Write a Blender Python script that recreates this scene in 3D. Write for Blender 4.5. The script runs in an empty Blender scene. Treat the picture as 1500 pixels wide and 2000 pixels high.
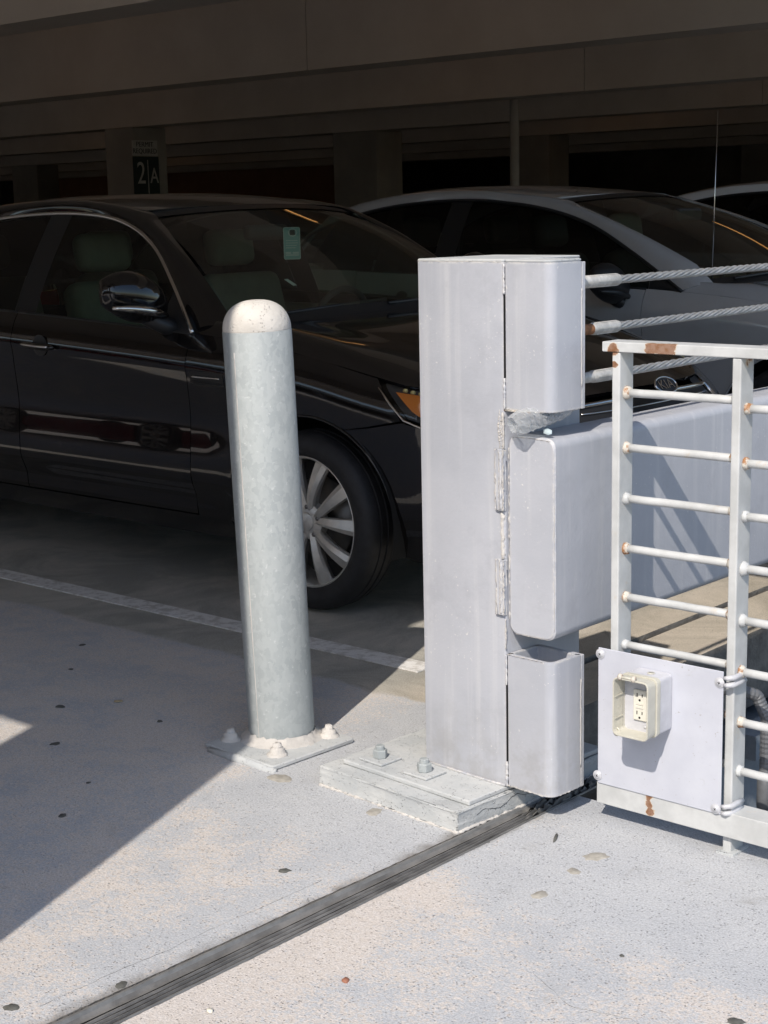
import bpy, bmesh, math, random
import numpy as np
from mathutils import Vector, Matrix
random.seed(7); np.random.seed(7)
S = bpy.context.scene
C = S.collection
R = math.radians

# ------------------------------------------------------------------ camera
# world X runs along the parked cars (towards their noses), world Y along the floor joint
def make_camera(f=3050.0, pitch=10.9, roll=1.25, H=1.4, ang=-41.5):
    p, r, a = R(pitch), R(roll), R(ang)
    fw = Vector((0, math.cos(p), -math.sin(p))); rt = Vector((1, 0, 0)); up = rt.cross(fw)
    rt2 = math.cos(r)*rt - math.sin(r)*up; up2 = math.cos(r)*up + math.sin(r)*rt
    def uw(v):
        return Vector((v.x*math.cos(a)+v.y*math.sin(a), -v.x*math.sin(a)+v.y*math.cos(a), v.z))
    x, y, z = uw(rt2), uw(up2), uw(-fw)
    cam = bpy.data.cameras.new('camera'); o = bpy.data.objects.new('camera', cam); C.objects.link(o)
    o.matrix_world = Matrix(((x.x, y.x, z.x, 0), (x.y, y.y, z.y, 0), (x.z, y.z, z.z, H), (0, 0, 0, 1)))
    cam.sensor_fit = 'VERTICAL'; cam.sensor_height = 36; cam.lens = f*36/2000
    cam.clip_start = .05; cam.clip_end = 600
    S.camera = o
make_camera()

# ------------------------------------------------------------------ world, sun, exposure
SUN_EL = 45.0
sun_h = Vector((-.36, .933, 0)).normalized()            # horizontal travel direction of the light
w = bpy.data.worlds.new('World'); S.world = w; w.use_nodes = True
nt = w.node_tree; nt.nodes.clear()
sky = nt.nodes.new('ShaderNodeTexSky'); sky.sky_type = 'NISHITA'; sky.sun_disc = False
sky.sun_elevation = R(SUN_EL)
tosun = -sun_h
sky.sun_rotation = math.atan2(tosun.x, tosun.y)
bg = nt.nodes.new('ShaderNodeBackground'); bg.inputs[1].default_value = .15
out = nt.nodes.new('ShaderNodeOutputWorld')
nt.links.new(sky.outputs[0], bg.inputs[0]); nt.links.new(bg.outputs[0], out.inputs[0])
sl = bpy.data.lights.new('sun', 'SUN'); sl.energy = 3.5; sl.angle = R(.5); sl.color = (1, .92, .82)
so = bpy.data.objects.new('sun', sl); C.objects.link(so)
ld = Vector((sun_h.x*math.cos(R(SUN_EL)), sun_h.y*math.cos(R(SUN_EL)), -math.sin(R(SUN_EL))))
so.rotation_euler = ld.to_track_quat('-Z', 'Y').to_euler(); so.location = (2, -6, 9)
S.view_settings.view_transform = 'Standard'; S.view_settings.look = 'None'
S.view_settings.exposure = 0.30; S.view_settings.gamma = 1
S.view_settings.use_curve_mapping = False
S.render.engine = 'CYCLES'
S.cycles.max_bounces = 7; S.cycles.transparent_max_bounces = 10; S.cycles.caustics_reflective = False; S.cycles.caustics_refractive = False

# ------------------------------------------------------------------ material helpers
class NT:
    def __init__(s, name):
        s.m = bpy.data.materials.new(name); s.m.use_nodes = True; s.t = s.m.node_tree; s.t.nodes.clear()
        s.out = s.n('ShaderNodeOutputMaterial'); s.p = s.n('ShaderNodeBsdfPrincipled')
        s.l(s.p.outputs[0], s.out.inputs[0])
        s.pos = s.n('ShaderNodeNewGeometry').outputs['Position']
    def n(s, typ, **k):
        o = s.t.nodes.new(typ)
        for a, b in k.items(): setattr(o, a, b)
        return o
    def l(s, a, b): s.t.links.new(a, b)
    def set(s, **k):
        for a, b in k.items():
            i = s.p.inputs[a.replace('_', ' ')]
            if hasattr(b, 'is_output') or isinstance(b, bpy.types.NodeSocket): s.l(b, i)
            else: i.default_value = (*b, 1) if isinstance(b, tuple) and len(b) == 3 and i.type == 'RGBA' else b
    def noise(s, scale, detail=4, rough=.6, vec=None, dist=0):
        o = s.n('ShaderNodeTexNoise'); o.inputs['Scale'].default_value = scale
        o.inputs['Detail'].default_value = detail; o.inputs['Roughness'].default_value = rough
        o.inputs['Distortion'].default_value = dist
        s.l(vec or s.pos, o.inputs['Vector']); return o.outputs[0]
    def voro(s, scale, vec=None, feat='F1'):
        o = s.n('ShaderNodeTexVoronoi'); o.feature = feat; o.inputs['Scale'].default_value = scale
        s.l(vec or s.pos, o.inputs['Vector']); return o.outputs['Distance']
    def ramp(s, v, lo, hi, a=0., b=1.):
        o = s.n('ShaderNodeMapRange'); o.clamp = True; o.interpolation_type = 'SMOOTHSTEP'
        for i, x in enumerate((lo, hi, a, b)): o.inputs[i+1].default_value = x
        s.l(v, o.inputs[0]); return o.outputs[0]
    def mix(s, f, a, b):
        o = s.n('ShaderNodeMix'); o.data_type = 'RGBA'
        for i, x in ((0, f), (6, a), (7, b)):
            if isinstance(x, bpy.types.NodeSocket): s.l(x, o.inputs[i])
            else: o.inputs[i].default_value = (*x, 1) if isinstance(x, tuple) else x
        return o.outputs[2]
    def math(s, op, a, b=0.):
        o = s.n('ShaderNodeMath'); o.operation = op
        for i, x in enumerate((a, b)):
            if isinstance(x, bpy.types.NodeSocket): s.l(x, o.inputs[i])
            else: o.inputs[i].default_value = x
        return o.outputs[0]
    def xyz(s):
        o = s.n('ShaderNodeSeparateXYZ'); s.l(s.pos, o.inputs[0]); return o.outputs
    def bump(s, h, dist=.002, strength=1.):
        o = s.n('ShaderNodeBump'); o.inputs['Distance'].default_value = dist; o.inputs['Strength'].default_value = strength
        s.l(h, o.inputs['Height']); s.l(o.outputs[0], s.p.inputs['Normal']); return o
    def spot(s, p, r, nz=None, amt=.5):
        o = s.n('ShaderNodeVectorMath'); o.operation = 'DISTANCE'; s.l(s.pos, o.inputs[0]); o.inputs[1].default_value = p
        d = o.outputs['Value']
        if nz is not None: d = s.math('ADD', d, s.math('MULTIPLY', s.math('SUBTRACT', nz, .5), amt*r*2))
        return s.ramp(d, r*1.05, r*.6)
def simple(name, col, rough=.5, metal=0., spec=.5, var=.0, scale=20., bump=0., bscale=80., coat=0.):
    m = NT(name)
    if var:
        nz = m.noise(scale, 6)
        c = m.mix(m.ramp(nz, .3, .7), tuple(x*(1-var) for x in col), tuple(min(1, x*(1+var)) for x in col))
        m.set(Base_Color=c)
    else: m.set(Base_Color=col)
    m.set(Roughness=rough, Metallic=metal, Specular_IOR_Level=spec, Coat_Weight=coat)
    if bump: m.bump(m.noise(bscale, 4), bump)
    return m.m
def glass(name, tint, rough=.0, refl=1.45):
    m = NT(name); t = m.t; t.nodes.remove(m.p)
    tr = m.n('ShaderNodeBsdfTransparent'); tr.inputs[0].default_value = (*tint, 1)
    gl = m.n('ShaderNodeBsdfGlossy'); gl.inputs['Roughness'].default_value = rough
    fr = m.n('ShaderNodeFresnel'); bf = m.n('ShaderNodeNewGeometry').outputs['Backfacing']
    m.l(m.math('ADD', m.math('MULTIPLY', bf, 1/refl-refl), refl), fr.inputs[0])
    mx = m.n('ShaderNodeMixShader'); m.l(fr.outputs[0], mx.inputs[0]); m.l(tr.outputs[0], mx.inputs[1]); m.l(gl.outputs[0], mx.inputs[2])
    m.l(mx.outputs[0], m.out.inputs[0]); return m.m

def mat_floor():
    m = NT('coated_concrete_floor'); X, Y, Z = m.xyz()
    big = m.noise(1.3, 5, .6); mid = m.noise(5.5, 6, .65, dist=.4); fine = m.noise(60, 5, .7); grit = m.noise(230, 3, .7)
    blue = m.mix(m.ramp(mid, .3, .7), (.465, .478, .50), (.515, .525, .54))
    tan = m.mix(m.ramp(fine, .35, .65), (.62, .545, .475), (.67, .61, .56))
    # worn away coating: patches broken up by the grain
    right = m.ramp(X, -2.06, -2.04)
    nearj = m.ramp(X, -1.78, -2.03)                       # strip along the joint
    left_w = m.ramp(X, -2.15, -2.35)
    nearpost = m.math('MULTIPLY', m.ramp(Y, 2.30, 2.55), m.ramp(X, -2.85, -2.65))
    wear = m.math('ADD', m.math('ADD', m.math('MULTIPLY', mid, .45), m.math('MULTIPLY', m.noise(17, 5, .65), .35)), m.math('MULTIPLY', big, .20))
    wear = m.math('ADD', wear, m.math('MULTIPLY', m.math('MULTIPLY', right, nearj), .16))
    wear = m.math('ADD', wear, m.math('MULTIPLY', left_w, .10))
    wear = m.math('ADD', wear, m.math('MULTIPLY', right, .075))
    wear = m.math('SUBTRACT', wear, m.math('MULTIPLY', nearpost, .26))
    wear = m.math('ADD', wear, m.math('MULTIPLY', m.math('SUBTRACT', m.noise(95, 4, .7), .5), .75))
    wf = m.ramp(wear, .52, .66)
    col = m.mix(m.math('MULTIPLY', wf, .72), blue, tan)
    # bare stained concrete under the parked cars
    edge = m.math('ADD', Y, m.math('MULTIPLY', m.math('SUBTRACT', mid, .5), .10))
    bare = m.ramp(edge, 3.30, 3.33)
    dirt = m.noise(2.6, 6, .65, dist=1.2)
    bc = m.mix(m.ramp(dirt, .3, .7), (.37, .335, .275), (.56, .50, .42))
    bc = m.mix(m.math('MULTIPLY', m.ramp(X, -2.75, -3.1), .7), bc, m.mix(m.ramp(dirt, .35, .65), (.33, .335, .315), (.50, .485, .44)))
    col = m.mix(bare, col, bc)
    # pits and dark grit
    v = m.voro(125); pit = m.math('MULTIPLY', m.ramp(v, .26, .12), m.ramp(m.noise(34, 2), .42, .55))
    col = m.mix(m.math('MULTIPLY', pit, .45), col, (.16, .15, .145))
    g2 = m.ramp(grit, .36, .64, .82, 1.12)
    o = m.n('ShaderNodeMix'); o.data_type = 'RGBA'; o.blend_type = 'MULTIPLY'; o.inputs[0].default_value = 1
    m.l(col, o.inputs[6]); m.l(g2, o.inputs[7])
    # dirt packed along the left lip of the joint
    lip = m.math('ADD', X, m.math('MULTIPLY', Y, -.033)); lipd = m.math('ADD', lip, m.math('MULTIPLY', m.math('SUBTRACT', m.noise(28, 5, .7), .5), .075))
    dj = m.math('MULTIPLY', m.ramp(lipd, -2.245, -2.185), m.ramp(lip, -2.10, -2.13)); dj = m.math('MULTIPLY', dj, m.ramp(m.noise(4, 3), .42, .6, .05, .75))
    o2 = o; o = m.n('ShaderNodeMix'); o.data_type = 'RGBA'; m.l(dj, o.inputs[0]); m.l(o2.outputs[2], o.inputs[6]); o.inputs[7].default_value = (.17, .155, .135, 1)
    st = m.ramp(m.noise(3.1, 7, .7, dist=2.0), .58, .75, 0, .28)
    m.set(Base_Color=m.mix(st, o.outputs[2], (.22, .20, .17)), Roughness=.85, Specular_IOR_Level=.25)
    h = m.math('ADD', m.math('MULTIPLY', grit, .8), m.math('SUBTRACT', m.math('MULTIPLY', fine, .8), pit))
    m.bump(h, .0028, .9); return m.m
def mat_paint():
    m = NT('grey_painted_steel')
    a = m.noise(4, 5); b = m.noise(35, 5, .65); v = m.n('ShaderNodeTexNoise'); 
    mp = m.n('ShaderNodeMapping'); mp.inputs['Scale'].default_value = (30, 30, 1.2); m.l(m.pos, mp.inputs[0])
    streak = m.noise(1., 5, .6, vec=mp.outputs[0])
    c = m.mix(m.ramp(a, .3, .7), (.405, .42, .46), (.46, .472, .51))
    c = m.mix(m.ramp(streak, .5, .75, 0, .55), c, (.56, .565, .58))
    c = m.mix(m.ramp(m.noise(7, 7, .72), .52, .72, 0, .55), c, (.37, .38, .415))
    chip = m.ramp(m.noise(140, 3, .6), .66, .70, 0, .8)
    chip = m.math('MULTIPLY', chip, m.ramp(m.noise(6, 3), .5, .6))
    c = m.mix(chip, c, (.72, .70, .66))
    gz = m.math('MULTIPLY', m.ramp(m.xyz()[2], .30, .06), m.ramp(m.noise(14, 6, .7), .40, .62, .1, .75)); c = m.mix(m.math('MULTIPLY', gz, .45), c, (.30, .285, .26))
    bv = m.n('ShaderNodeBevel', samples=3); bv.inputs['Radius'].default_value = .009
    ge = m.n('ShaderNodeNewGeometry'); dt = m.n('ShaderNodeVectorMath'); dt.operation = 'DOT_PRODUCT'
    m.l(bv.outputs[0], dt.inputs[0]); m.l(ge.outputs['Normal'], dt.inputs[1])
    ed = m.math('MULTIPLY', m.ramp(dt.outputs['Value'], .985, .90), m.ramp(m.noise(45, 5, .7), .42, .56))
    c = m.mix(m.math('MULTIPLY', ed, .75), c, (.70, .67, .62))
    m.set(Base_Color=c, Roughness=.48, Specular_IOR_Level=.4)
    m.bump(m.math('ADD', m.math('MULTIPLY', b, .7), m.math('MULTIPLY', m.noise(130, 3), .4)), .0018, .55); return m.m
def mat_fence(spots):
    m = NT('weathered_white_fence_paint')
    nz = m.noise(40, 5, .65); a = m.noise(12, 5)
    c = m.mix(m.ramp(a, .3, .7), (.46, .47, .465), (.585, .595, .59))
    f = None
    for p, r in spots:
        s = m.spot(p, r, nz, 1.1); f = s if f is None else m.math('MAXIMUM', f, s)
    rust = m.mix(m.ramp(m.noise(60, 5), .35, .65), (.22, .105, .05), (.31, .195, .14))
    c = m.mix(m.ramp(m.noise(17, 5, .7), .60, .76, 0, .55), c, (.50, .41, .30))
    if f: c = m.mix(m.ramp(f, .02, .5, 0, .8), c, (.60, .47, .32))
    m.set(Base_Color=m.mix(m.ramp(f, .35, .8), c, rust) if f else c, Roughness=.5, Specular_IOR_Level=.4)
    m.bump(nz, .001, .4); return m.m
def mat_galv():
    m = NT('galvanised_steel'); v = m.n('ShaderNodeTexVoronoi'); v.inputs['Scale'].default_value = 95
    mp = m.n('ShaderNodeMapping'); mp.inputs['Scale'].default_value = (1, 1, .55); m.l(m.pos, mp.inputs[0])
    ad = m.n('ShaderNodeVectorMath'); ad.operation = 'ADD'; m.l(mp.outputs[0], ad.inputs[0])
    nn = m.n('ShaderNodeTexNoise'); nn.inputs['Scale'].default_value = 40; m.l(m.pos, nn.inputs[0])
    sc = m.n('ShaderNodeVectorMath'); sc.operation = 'SCALE'; sc.inputs['Scale'].default_value = .03; m.l(nn.outputs[1], sc.inputs[0]); m.l(sc.outputs[0], ad.inputs[1])
    m.l(ad.outputs[0], v.inputs['Vector'])
    bw = m.n('ShaderNodeRGBToBW'); m.l(v.outputs['Color'], bw.inputs[0])
    X, Y, Z = m.xyz()
    c = m.mix(m.ramp(bw.outputs[0], .2, .8), (.335, .365, .372), (.39, .42, .425))
    c = m.mix(m.ramp(m.noise(6, 6, .65), .42, .68, 0, .35), c, (.43, .455, .455))
    c = m.mix(m.math('MULTIPLY', m.ramp(m.noise(60, 5, .7), .60, .68), .6), c, (.56, .58, .575))
    m.set(Base_Color=c, Metallic=.12, Specular_IOR_Level=.3, Roughness=m.ramp(bw.outputs[0], 0, 1, .56, .72)); m.bump(m.noise(90, 4), .0012, .5); return m.m
def mat_conc(name, a, b, scale=3., bump=.002, pits=False):
    m = NT(name); n1 = m.noise(scale, 7, .65); n2 = m.noise(70, 4, .7)
    c = m.mix(m.ramp(n1, .3, .7), a, b); h = n2
    if pits:
        v = m.voro(160); pt = m.math('MULTIPLY', m.ramp(v, .32, .12), m.ramp(m.noise(45, 2), .45, .6))
        c = m.mix(m.math('MULTIPLY', pt, .6), c, tuple(x*.4 for x in a)); h = m.math('SUBTRACT', n2, pt)
    m.set(Base_Color=c, Roughness=.9, Specular_IOR_Level=.2); m.bump(h, bump, .7); return m.m
def mat_carpaint(name, col, dust=(.12, .10, .085), amount=.12, metal=0., flake=False):
    m = NT(name)
    d = m.math('MULTIPLY', m.ramp(m.noise(9, 6, .7), .3, .75), amount)
    sp = m.ramp(m.voro(95), .10, .05); sp = m.math('MULTIPLY', sp, m.ramp(m.noise(11, 3), .52, .62))
    d = m.math('MAXIMUM', d, m.math('MULTIPLY', sp, .55))
    m.set(Base_Color=m.mix(d, col, dust), Roughness=m.ramp(d, 0, .5, .10, .45), Metallic=metal, Coat_Weight=1., Coat_IOR=1.5, Coat_Roughness=.02, Specular_IOR_Level=.15)
    return m.m

M = {}
M['floor'] = mat_floor()
M['paint'] = mat_paint()
M['galv'] = mat_galv()
M['dome'] = mat_conc('bollard_cap_concrete', (.55, .52, .475), (.68, .65, .605), 8, .003, True)
M['slab'] = mat_conc('painted_concrete_base', (.43, .45, .46), (.54, .55, .545), 7, .003, True)
M['caulk'] = mat_conc('caulk_and_thick_paint', (.48, .46, .435), (.61, .585, .55), 18, .004)
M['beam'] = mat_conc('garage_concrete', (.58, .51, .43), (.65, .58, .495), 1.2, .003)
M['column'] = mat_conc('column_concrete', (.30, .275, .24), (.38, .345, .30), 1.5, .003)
M['pit'] = mat_conc('rough_slab_edge_concrete', (.15, .14, .13), (.28, .265, .24), 9, .012)
M['brickwall'] = mat_conc('reddish_wall', (.38, .20, .12), (.44, .24, .15), 2, .002)
M['rubber'] = simple('joint_rubber', (.145, .142, .137), .6, var=.3, scale=14, bump=.0015)
M['joint_metal'] = simple('joint_metal_rail', (.20, .198, .192), .5, .2, var=.2, scale=20, bump=.001)
M['cover'] = simple('outlet_cover_plastic', (.56, .545, .47), .4, var=.08, scale=25, bump=.0006)
M['boxgrey'] = simple('outlet_box_paint', (.56, .565, .60), .45, var=.06, scale=30, bump=.0008)
M['ivory'] = simple('receptacle_plastic', (.72, .70, .62), .35)
def mat_plate():
    m = NT('cover_plate_paint'); c = m.mix(m.ramp(m.noise(9, 6), .3, .7), (.50, .515, .575), (.56, .575, .63))
    c = m.mix(m.ramp(m.noise(22, 7, .75, dist=1.5), .60, .78, 0, .5), c, (.40, .395, .39)); c = m.mix(m.ramp(m.noise(130, 3), .69, .73, 0, .7), c, (.3, .27, .24))
    m.set(Base_Color=c, Roughness=.42); m.bump(m.math('ADD', m.noise(8, 2), m.math('MULTIPLY', m.noise(60, 4), .15)), .004, .35); return m.m
M['platepaint'] = mat_plate()
M['black'] = simple('black_slot', (.01, .01, .01), .6)
M['screw'] = simple('painted_screw', (.55, .555, .58), .45, .1, bump=.0008, bscale=150)
M['cable'] = simple('galvanised_wire_rope', (.42, .42, .415), .45, .55, var=.2, scale=60)
M['sleeve'] = simple('swaged_sleeve_paint', (.52, .51, .485), .5, .2, var=.2, scale=40, bump=.001)
def crust(pts, r0, r1, n=50, wob=.001, seed=0):
    rnd = random.Random(seed); P = [Vector(p) for p in pts]; out = []
    L = [0.]
    for a, b in zip(P, P[1:]): L.append(L[-1]+(b-a).length)
    for t in np.linspace(0, L[-1], n):
        i = min(int(np.searchsorted(L, t, 'right'))-1, len(P)-2); f = (t-L[i])/(L[i+1]-L[i]); out.append(P[i].lerp(P[i+1], f)+Vector([rnd.uniform(-wob, wob) for _ in range(3)]))
    return tube(out, [r0+(r1-r0)*rnd.random()**2 for _ in out], 6)
M['rust'] = simple('rusty_steel', (.26, .115, .05), .85, var=.45, scale=50, bump=.003)
def mat_weld():
    m = NT('rust_stained_weld'); f = m.ramp(m.noise(55, 4, .6), .46, .62)
    m.set(Base_Color=m.mix(f, (.60, .56, .49), (.33, .16, .07)), Roughness=.7); m.bump(m.noise(160, 3), .002, .6); return m.m
M['weld'] = mat_weld()
M['conduit'] = simple('grey_conduit', (.15, .155, .165), .5, .3, var=.2)
M['line'] = None
M['blueledge'] = mat_conc('blue_grey_painted_girder', (.16, .19, .23), (.24, .27, .30), 6, .004)
def mat_line():
    m = NT('worn_white_line_paint'); nz = m.noise(22, 6, .7); gr = m.noise(180, 3)
    c = m.mix(m.ramp(nz, .38, .55), (.54, .52, .49), (.76, .75, .73)); c = m.mix(m.ramp(gr, .6, .7, 0, .6), c, (.3, .28, .25))
    m.set(Base_Color=c, Roughness=.85); m.bump(gr, .002, .7); return m.m
M['line'] = mat_line()
M['gum'] = simple('flattened_gum', (.10, .10, .09), .8, var=.3, scale=60)
M['gumlight'] = simple('faded_stain', (.36, .34, .30), .9, var=.2, scale=60)
M['leaf'] = simple('dry_leaf', (.42, .33, .20), .7, var=.3, scale=90)
M['redbit'] = simple('reddish_litter', (.30, .13, .08), .7)
M['whitebit'] = simple('pale_litter', (.70, .66, .56), .7)
M['bluebit'] = simple('pale_blue_litter', (.42, .50, .53), .6)
M['bottle'] = None
# car materials
M['cp_black'] = mat_carpaint('black_car_paint', (.0050, .0042, .0045), amount=.03)
M['cp_grey'] = mat_carpaint('grey_car_paint', (.46, .465, .475), (.40, .37, .33), .25, .2)
M['cp_white'] = mat_carpaint('white_car_paint', (.70, .71, .72), (.4, .38, .34), .08)
M['cp_red'] = mat_carpaint('red_car_paint', (.26, .01, .02), amount=.05)
M['cp_dark'] = mat_carpaint('dark_car_paint', (.02, .02, .023), amount=.1)
M['trim'] = simple('black_trim', (.012, .012, .013), .45)
M['under'] = simple('car_underbody', (.006, .006, .006), .9)
M['chrome'] = simple('chrome', (.62, .60, .57), .14, 1.)
M['tyre'] = simple('tyre_rubber', (.016, .016, .018), .62, var=.3, scale=30, bump=.0008, bscale=120)
M['alloy'] = simple('silver_alloy', (.62, .60, .56), .34, .6, var=.08, scale=30)
M['alloydark'] = simple('dark_wheel_barrel', (.03, .028, .026), .6, .2)
M['disc'] = simple('brake_disc', (.20, .19, .18), .4, .9)
M['glass'] = glass('tinted_car_glass', (.50, .62, .53))
M['wsglass'] = glass('windscreen_glass', (.62, .70, .60), 0, 1.95)
M['darkglass'] = glass('privacy_glass', (.12, .125, .13))
M['lens'] = glass('headlight_lens', (.88, .9, .92), 0, 1.5)
M['lampinner'] = simple('headlight_reflector', (.35, .36, .38), .25, .8)
M['ledcell'] = simple('yellowish_led_cell', (.55, .45, .18), .3)
M['amber'] = simple('amber_reflector', (.75, .22, .03), .3)
M['redlens'] = simple('red_tail_lens', (.25, .01, .01), .15)
M['interior'] = simple('beige_leather', (.15, .14, .105), .6, var=.12, scale=15)
M['dash'] = simple('dark_dashboard', (.035, .033, .032), .6)
M['headliner'] = simple('headliner', (.30, .28, .24), .9)
M['mirrorglass'] = simple('mirror_glass', (.7, .7, .7), .02, 1.)
M['tag'] = simple('pale_teal_card', (.36, .60, .58), .6)
M['taglight'] = simple('tag_white_print', (.82, .86, .84), .6)
M['signwhite'] = simple('sign_white', (.50, .47, .43), .6, var=.1)
M['signgreen'] = simple('sign_dark_green', (.018, .028, .023), .6)
M['signblack'] = simple('sign_black_print', (.03, .028, .028), .6)
def mat_lamp():
    m = NT('warm_tube_light'); m.set(Base_Color=(.9, .6, .3), Emission_Color=(1., .50, .16, 1), Emission_Strength=1.4); return m.m
M['lamp'] = mat_lamp()
def mat_clear():
    m = NT('clear_bottle_plastic'); t = m.t
    tr = m.n('ShaderNodeBsdfTransparent'); tr.inputs[0].default_value = (.80, .82, .83, 1)
    mx = m.n('ShaderNodeMixShader'); fr = m.n('ShaderNodeFresnel'); fr.inputs[0].default_value = 1.75
    m.set(Base_Color=(.80, .82, .84), Roughness=.05)
    bf = m.n('ShaderNodeNewGeometry').outputs['Backfacing']; m.l(m.math('ADD', m.math('MULTIPLY', bf, 1/1.6-1.6), 1.6), fr.inputs[0])
    b = m.bump(m.noise(120, 3), .003, .8); m.l(b.outputs[0], fr.inputs['Normal'])
    m.l(m.math('ADD', m.math('MULTIPLY', fr.outputs[0], 1.2), .20), mx.inputs[0]); m.l(tr.outputs[0], mx.inputs[1]); m.l(m.p.outputs[0], mx.inputs[2]); m.l(mx.outputs[0], m.out.inputs[0]); return m.m
M['bottle'] = mat_clear()
M['bottlefilm'] = simple('crumpled_grey_film', (.16, .165, .17), .3)

# ------------------------------------------------------------------ object helpers
def link(name, me, mat, parent=None):
    o = bpy.data.objects.new(name, me); C.objects.link(o)
    if mat is not None and not me.materials: me.materials.append(M[mat] if isinstance(mat, str) else mat)
    if parent: o.parent = parent
    return o
def tag(o, label=None, cat=None, group=None, kind=None):
    for k, v in (('label', label), ('category', cat), ('group', group), ('kind', kind)):
        if v: o[k] = v
    return o
def empty(name, loc=(0, 0, 0), rz=0., label=None, cat=None, group=None):
    o = bpy.data.objects.new(name, None); C.objects.link(o); o.location = loc; o.rotation_euler = (0, 0, rz)
    o.empty_display_size = .1
    return tag(o, label, cat, group)
def mesh(verts, faces, smooth=False):
    me = bpy.data.meshes.new('mesh'); me.from_pydata([tuple(v) for v in verts], [], faces)
    if smooth: me.polygons.foreach_set('use_smooth', [True]*len(me.polygons))
    me.update(); return me
def bm_mesh(bm, smooth=False):
    me = bpy.data.meshes.new('mesh'); bmesh.ops.recalc_face_normals(bm, faces=bm.faces[:]); bm.to_mesh(me); bm.free()
    if smooth: me.polygons.foreach_set('use_smooth', [True]*len(me.polygons))
    return me
def bm_box(bm, a, b, bev=0., seg=2):
    r = bmesh.ops.create_cube(bm, size=1.)
    for v in r['verts']: v.co = Vector([(a[i]+b[i])/2+v.co[i]*(b[i]-a[i]) for i in range(3)])
    if bev:
        es = list({e for v in r['verts'] for e in v.link_edges})
        bmesh.ops.bevel(bm, geom=es, offset=bev, segments=seg, affect='EDGES', profile=.5)
def box(name, a, b, mat, parent=None, bev=0., seg=2, smooth=False):
    bm = bmesh.new(); bm_box(bm, a, b, bev, seg); return link(name, bm_mesh(bm, smooth), mat, parent)
def wsmooth(o, ang=40):
    me = o.data; me.polygons.foreach_set('use_smooth', [True]*len(me.polygons))
    try: me.set_sharp_from_angle(angle=R(ang))
    except Exception: pass
    return o
def lathe(prof, n=48, axis='Z', caps=True):
    V, F = [], []
    for i in range(n):
        a = 2*math.pi*i/n; c, s = math.cos(a), math.sin(a)
        for r, h in prof:
            V.append((r*c, r*s, h) if axis == 'Z' else (r*c, h, r*s))
    k = len(prof)
    for i in range(n):
        j = (i+1) % n
        for q in range(k-1): F.append((i*k+q, j*k+q, j*k+q+1, i*k+q+1))
    if caps:
        F.append([i*k for i in range(n)][::-1]); F.append([i*k+k-1 for i in range(n)])
    return V, F
def tube(pts, r, n=8, closed=False):
    pts = [Vector(p) for p in pts]; V, F = [], []; k = len(pts)
    up = Vector((0, 0, 1)); prev = None
    for i, p in enumerate(pts):
        if closed: d = pts[(i+1) % k]-pts[i-1]
        else: d = pts[min(i+1, k-1)]-pts[max(i-1, 0)]
        d.normalize()
        if prev is None:
            a = d.cross(up if abs(d.z) < .9 else Vector((1, 0, 0))).normalized()
        else:
            a = (prev-d*prev.dot(d)).normalized()
        prev = a; b = d.cross(a); rr = r[i] if isinstance(r, (list, tuple)) else r
        for q in range(n):
            t = 2*math.pi*q/n; V.append(p+a*math.cos(t)*rr+b*math.sin(t)*rr)
    for i in range(k if closed else k-1):
        j = (i+1) % k
        for q in range(n): F.append((i*n+q, i*n+(q+1) % n, j*n+(q+1) % n, j*n+q))
    if not closed: F.append(list(range(n))[::-1]); F.append([(k-1)*n+q for q in range(n)])
    return V, F
def rrect(hx, hy, r, n=5):
    P = []
    for cx, cy, a0 in ((hx-r, hy-r, 0), (-hx+r, hy-r, 90), (-hx+r, -hy+r, 180), (hx-r, -hy+r, 270)):
        for i in range(n+1):
            a = R(a0+90*i/n); P.append((cx+r*math.cos(a), cy+r*math.sin(a)))
    return P
def rrect4(hx, hy, rs, n=8):
    P = []
    for r, sx, sy, a0 in zip(rs, (1, -1, -1, 1), (1, 1, -1, -1), (0, 90, 180, 270)):
        for i in range(n+1):
            a = R(a0+90*i/n); P.append((sx*(hx-r)+r*math.cos(a), sy*(hy-r)+r*math.sin(a)))
    return P
def prism(loop, lo, hi, axis='Z', caps=True, edge=0.):
    """loop of 2D points swept along an axis; edge: small chamfer at both ends"""
    secs = [(lo, edge), (lo+edge, 0), (hi-edge, 0), (hi, edge)] if edge else [(lo, 0), (hi, 0)]
    n = len(loop); V, F = [], []
    cx = sum(p[0] for p in loop)/n; cy = sum(p[1] for p in loop)/n
    hx = max(abs(p[0]-cx) for p in loop); hy = max(abs(p[1]-cy) for p in loop)
    for h, ins in secs:
        for a, b in loop:
            a2 = cx+(a-cx)*(1-ins/hx); b2 = cy+(b-cy)*(1-ins/hy)
            V.append((a2, b2, h) if axis == 'Z' else (a2, h, b2) if axis == 'Y' else (h, a2, b2))
    for s in range(len(secs)-1):
        for q in range(n): F.append((s*n+q, s*n+(q+1) % n, (s+1)*n+(q+1) % n, (s+1)*n+q))
    if caps: F.append(list(range(n))[::-1]); F.append([(len(secs)-1)*n+q for q in range(n)])
    return V, F
def prism_obj(name, loop, lo, hi, mat, parent=None, axis='Z', caps=True, edge=0., ang=35):
    V, F = prism(loop, lo, hi, axis, caps, edge); bm = bmesh.new()
    vs = [bm.verts.new(v) for v in V]
    for f in F: bm.faces.new([vs[i] for i in f])
    return wsmooth(link(name, bm_mesh(bm), mat, parent), ang)
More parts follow.
